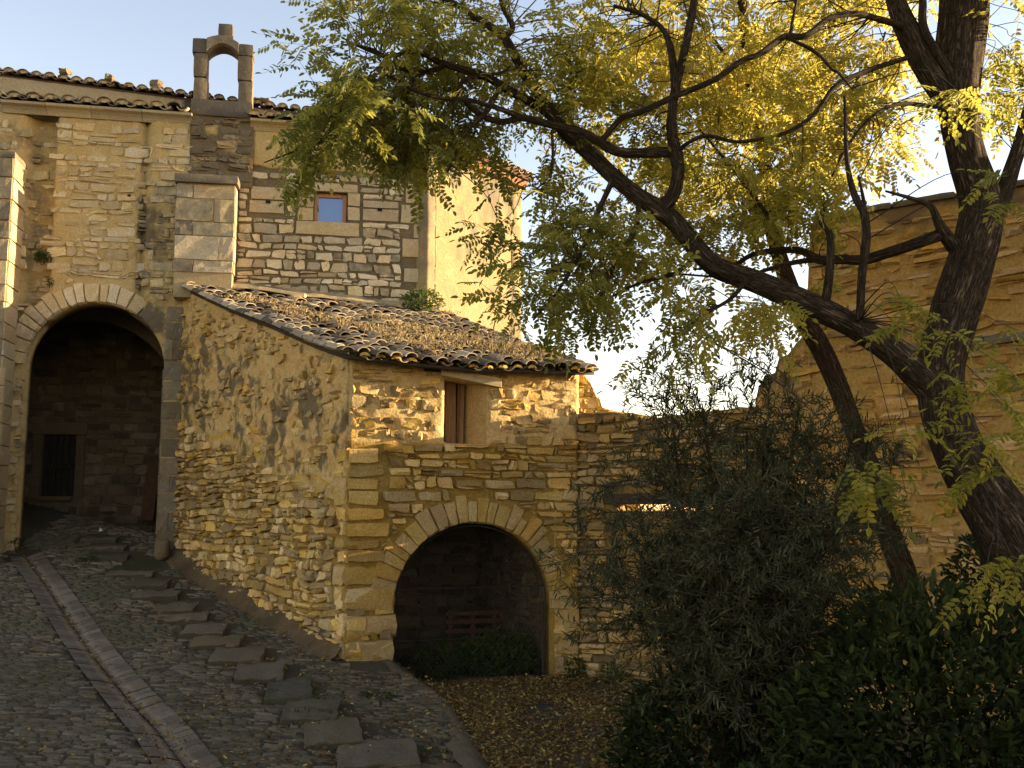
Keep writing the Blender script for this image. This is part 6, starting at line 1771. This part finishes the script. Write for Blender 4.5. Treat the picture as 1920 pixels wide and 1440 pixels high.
def crown(parent, clusters, skel_pts, leaves=(5, 9), scale=1.0):
    SK = np.array(skel_pts); tubs, P, D, H, S_ = [], [], [], [], []
    for (cx, cy, rx, ry, n, y0, y1, hue) in clusters:
        if y0 < 9 and cy < 420 and cx > 800: y0 = 8.1; n *= .5
        elif y0 < 9: n *= .68; hue += .16
        else: n *= .58
        for _ in range(int(n)):
            while True:
                a, b_ = rng.uniform(-1, 1), rng.uniform(-1, 1)
                if a * a + b_ * b_ < 1: break
            q = at(cx + a * rx, cy + b_ * ry, rng.uniform(y0, y1))
            d2 = ((SK[:, :3] - np.array(q)) ** 2 * np.array([1, .6, 1])).sum(1); k = int(rng.choice(np.argsort(d2)[:16])); s0 = Vector(SK[k, :3]) + Vector((rng.gauss(0, .012), rng.gauss(0, .012), rng.gauss(0, .012)))
            dirv = (q - s0); dl = dirv.length
            if dl > 2.2: s0 = q - dirv.normalized() * 1.2; dl = 1.2
            out = (dirv.normalized() if dl > .01 else Vector((0, 0, 1))) * .6 + Vector((rng.gauss(0, .5), rng.gauss(0, .5), rng.gauss(-.1, .35)))
            out.normalize(); tl = rng.uniform(.22, .5) * scale
            e_ = q + out * tl + Vector((0, 0, -.04))
            if dl > .05:
                m_ = s0.lerp(q, .45) + Vector((rng.uniform(-.16, .16), rng.uniform(-.16, .16), rng.uniform(-.08, .2))) * min(1, dl + .2)
                tubs.append(tube([(*s0, min(.008, .003 + dl * .004)), (*m_, .004), (*q, .003), (*q.lerp(e_, .5), .0022), (*e_, .0012)], 4, 4))
            nl = rng.randint(*leaves)
            for j in range(nl):
                f_ = (j + .5) / nl; pt = q.lerp(e_, f_ * 1.0)
                sd_ = out.cross(Vector((rng.gauss(0, .4), rng.gauss(0, .4), 1))).normalized() * (1 if j % 2 else -1)
                dd = out * .55 + sd_ * .8 + Vector((0, 0, rng.uniform(-.75, .05)))
                if j == nl - 1: dd = out + Vector((0, 0, -.3))
                P.append(tuple(pt)); D.append(tuple(dd)); H.append(hue + rng.gauss(0, .16)); S_.append(rng.uniform(1.05, 1.65) * scale)
    o = tube_part('twig', tubs, M['twig'], parent); o['kind'] = 'stuff'
    foliage('crown', M['locust_leaf'], parent, PIN, np.array(P), np.array(D), np.array(S_), np.clip(np.array(H), 0, 1), .45)
# low sprays hanging close to the camera side of the tree, on the right
SPR = [(1660, 905, 3.9, 1), (1660, 905, 3.9, 2), (1640, 925, 3.85, 3), (1700, 930, 4.0, 1), (1790, 620, 5.0, 2), (1690, 560, 5.4, 2), (1720, 580, 5.4, 2), (1690, 620, 5.5, 2), (1800, 720, 4.8, 2), (1850, 720, 4.4, 2), (1890, 690, 4.0, 2), (1910, 780, 3.9, 2), (1840, 830, 4.3, 2), (1880, 840, 4.1, 2), (1900, 890, 4.0, 2),
       (1850, 890, 4.4, 2), (1840, 1100, 3.7, 2), (1870, 1090, 3.7, 2), (1910, 1070, 3.6, 2), (1900, 380, 5.2, 2), (1890, 330, 5.4, 1), (1810, 180, 6.0, 2), (1770, 200, 6.2, 1), (1910, 620, 4.6, 1), (1700, 810, 5.2, 1), (1880, 760, 4.6, 2)]
crown(loc, CL, skel)
P, D, H, S_, tb = [], [], [], [], []
SKN = np.array(skel)
for (x, y, Y, n) in SPR:
    Y = lerp(Y, 7.6, .62); q = at(x, y, Y)
    k = int(np.argmin(((SKN[:, :3] - np.array(q)) ** 2).sum(1))); s0 = Vector(SKN[k, :3])
    m_ = s0.lerp(q, .55) + Vector((rng.uniform(-.1, .1), rng.uniform(-.1, .05), .16))
    tb.append(tube([(*s0, .006), (*m_, .0035), (*q, .0016)], 5, 6))
    for k in range(n * 2 + 1):
        a = rng.uniform(-1, 1); f_ = rng.uniform(.75, 1); o_ = m_.lerp(q, f_)
        P.append(tuple(o_)); D.append((a * .8 - .15, rng.uniform(-.5, .2), rng.uniform(-.55, .12))); H.append(.55 + rng.gauss(0, .14)); S_.append(rng.uniform(1.15, 1.65))
foliage('low_spray', M['locust_leaf'], loc, PIN, np.array(P), np.array(D), np.array(S_), np.array(H), .4)
o = tube_part('spray_twig', tb, M['twig'], loc); o['kind'] = 'stuff'

skel = []
tree2 = thing('locust_tree', 'slimmer reddish locust trunk leaning left against the tall wall, with a bright yellow top', 'tree', (4.6, 11.0, 0))
tube_part('trunk', [limb(T2P, seg=16, per=7, lump=.10, seed=40)], M['bark_red'], tree2)
for i, pts in enumerate(T2L):
    V, Fc, B = limb(pts, seg=8, per=6, lump=.06, seed=50 + i)
    part('limb', fast_mesh('limb', V, Fc, True, {'bk': B}), M['bark_red'], tree2)
skel = [s_ for s_ in skel if s_[2] > 4.0]
crown(tree2, CL2, skel, (6, 10), 1.1)
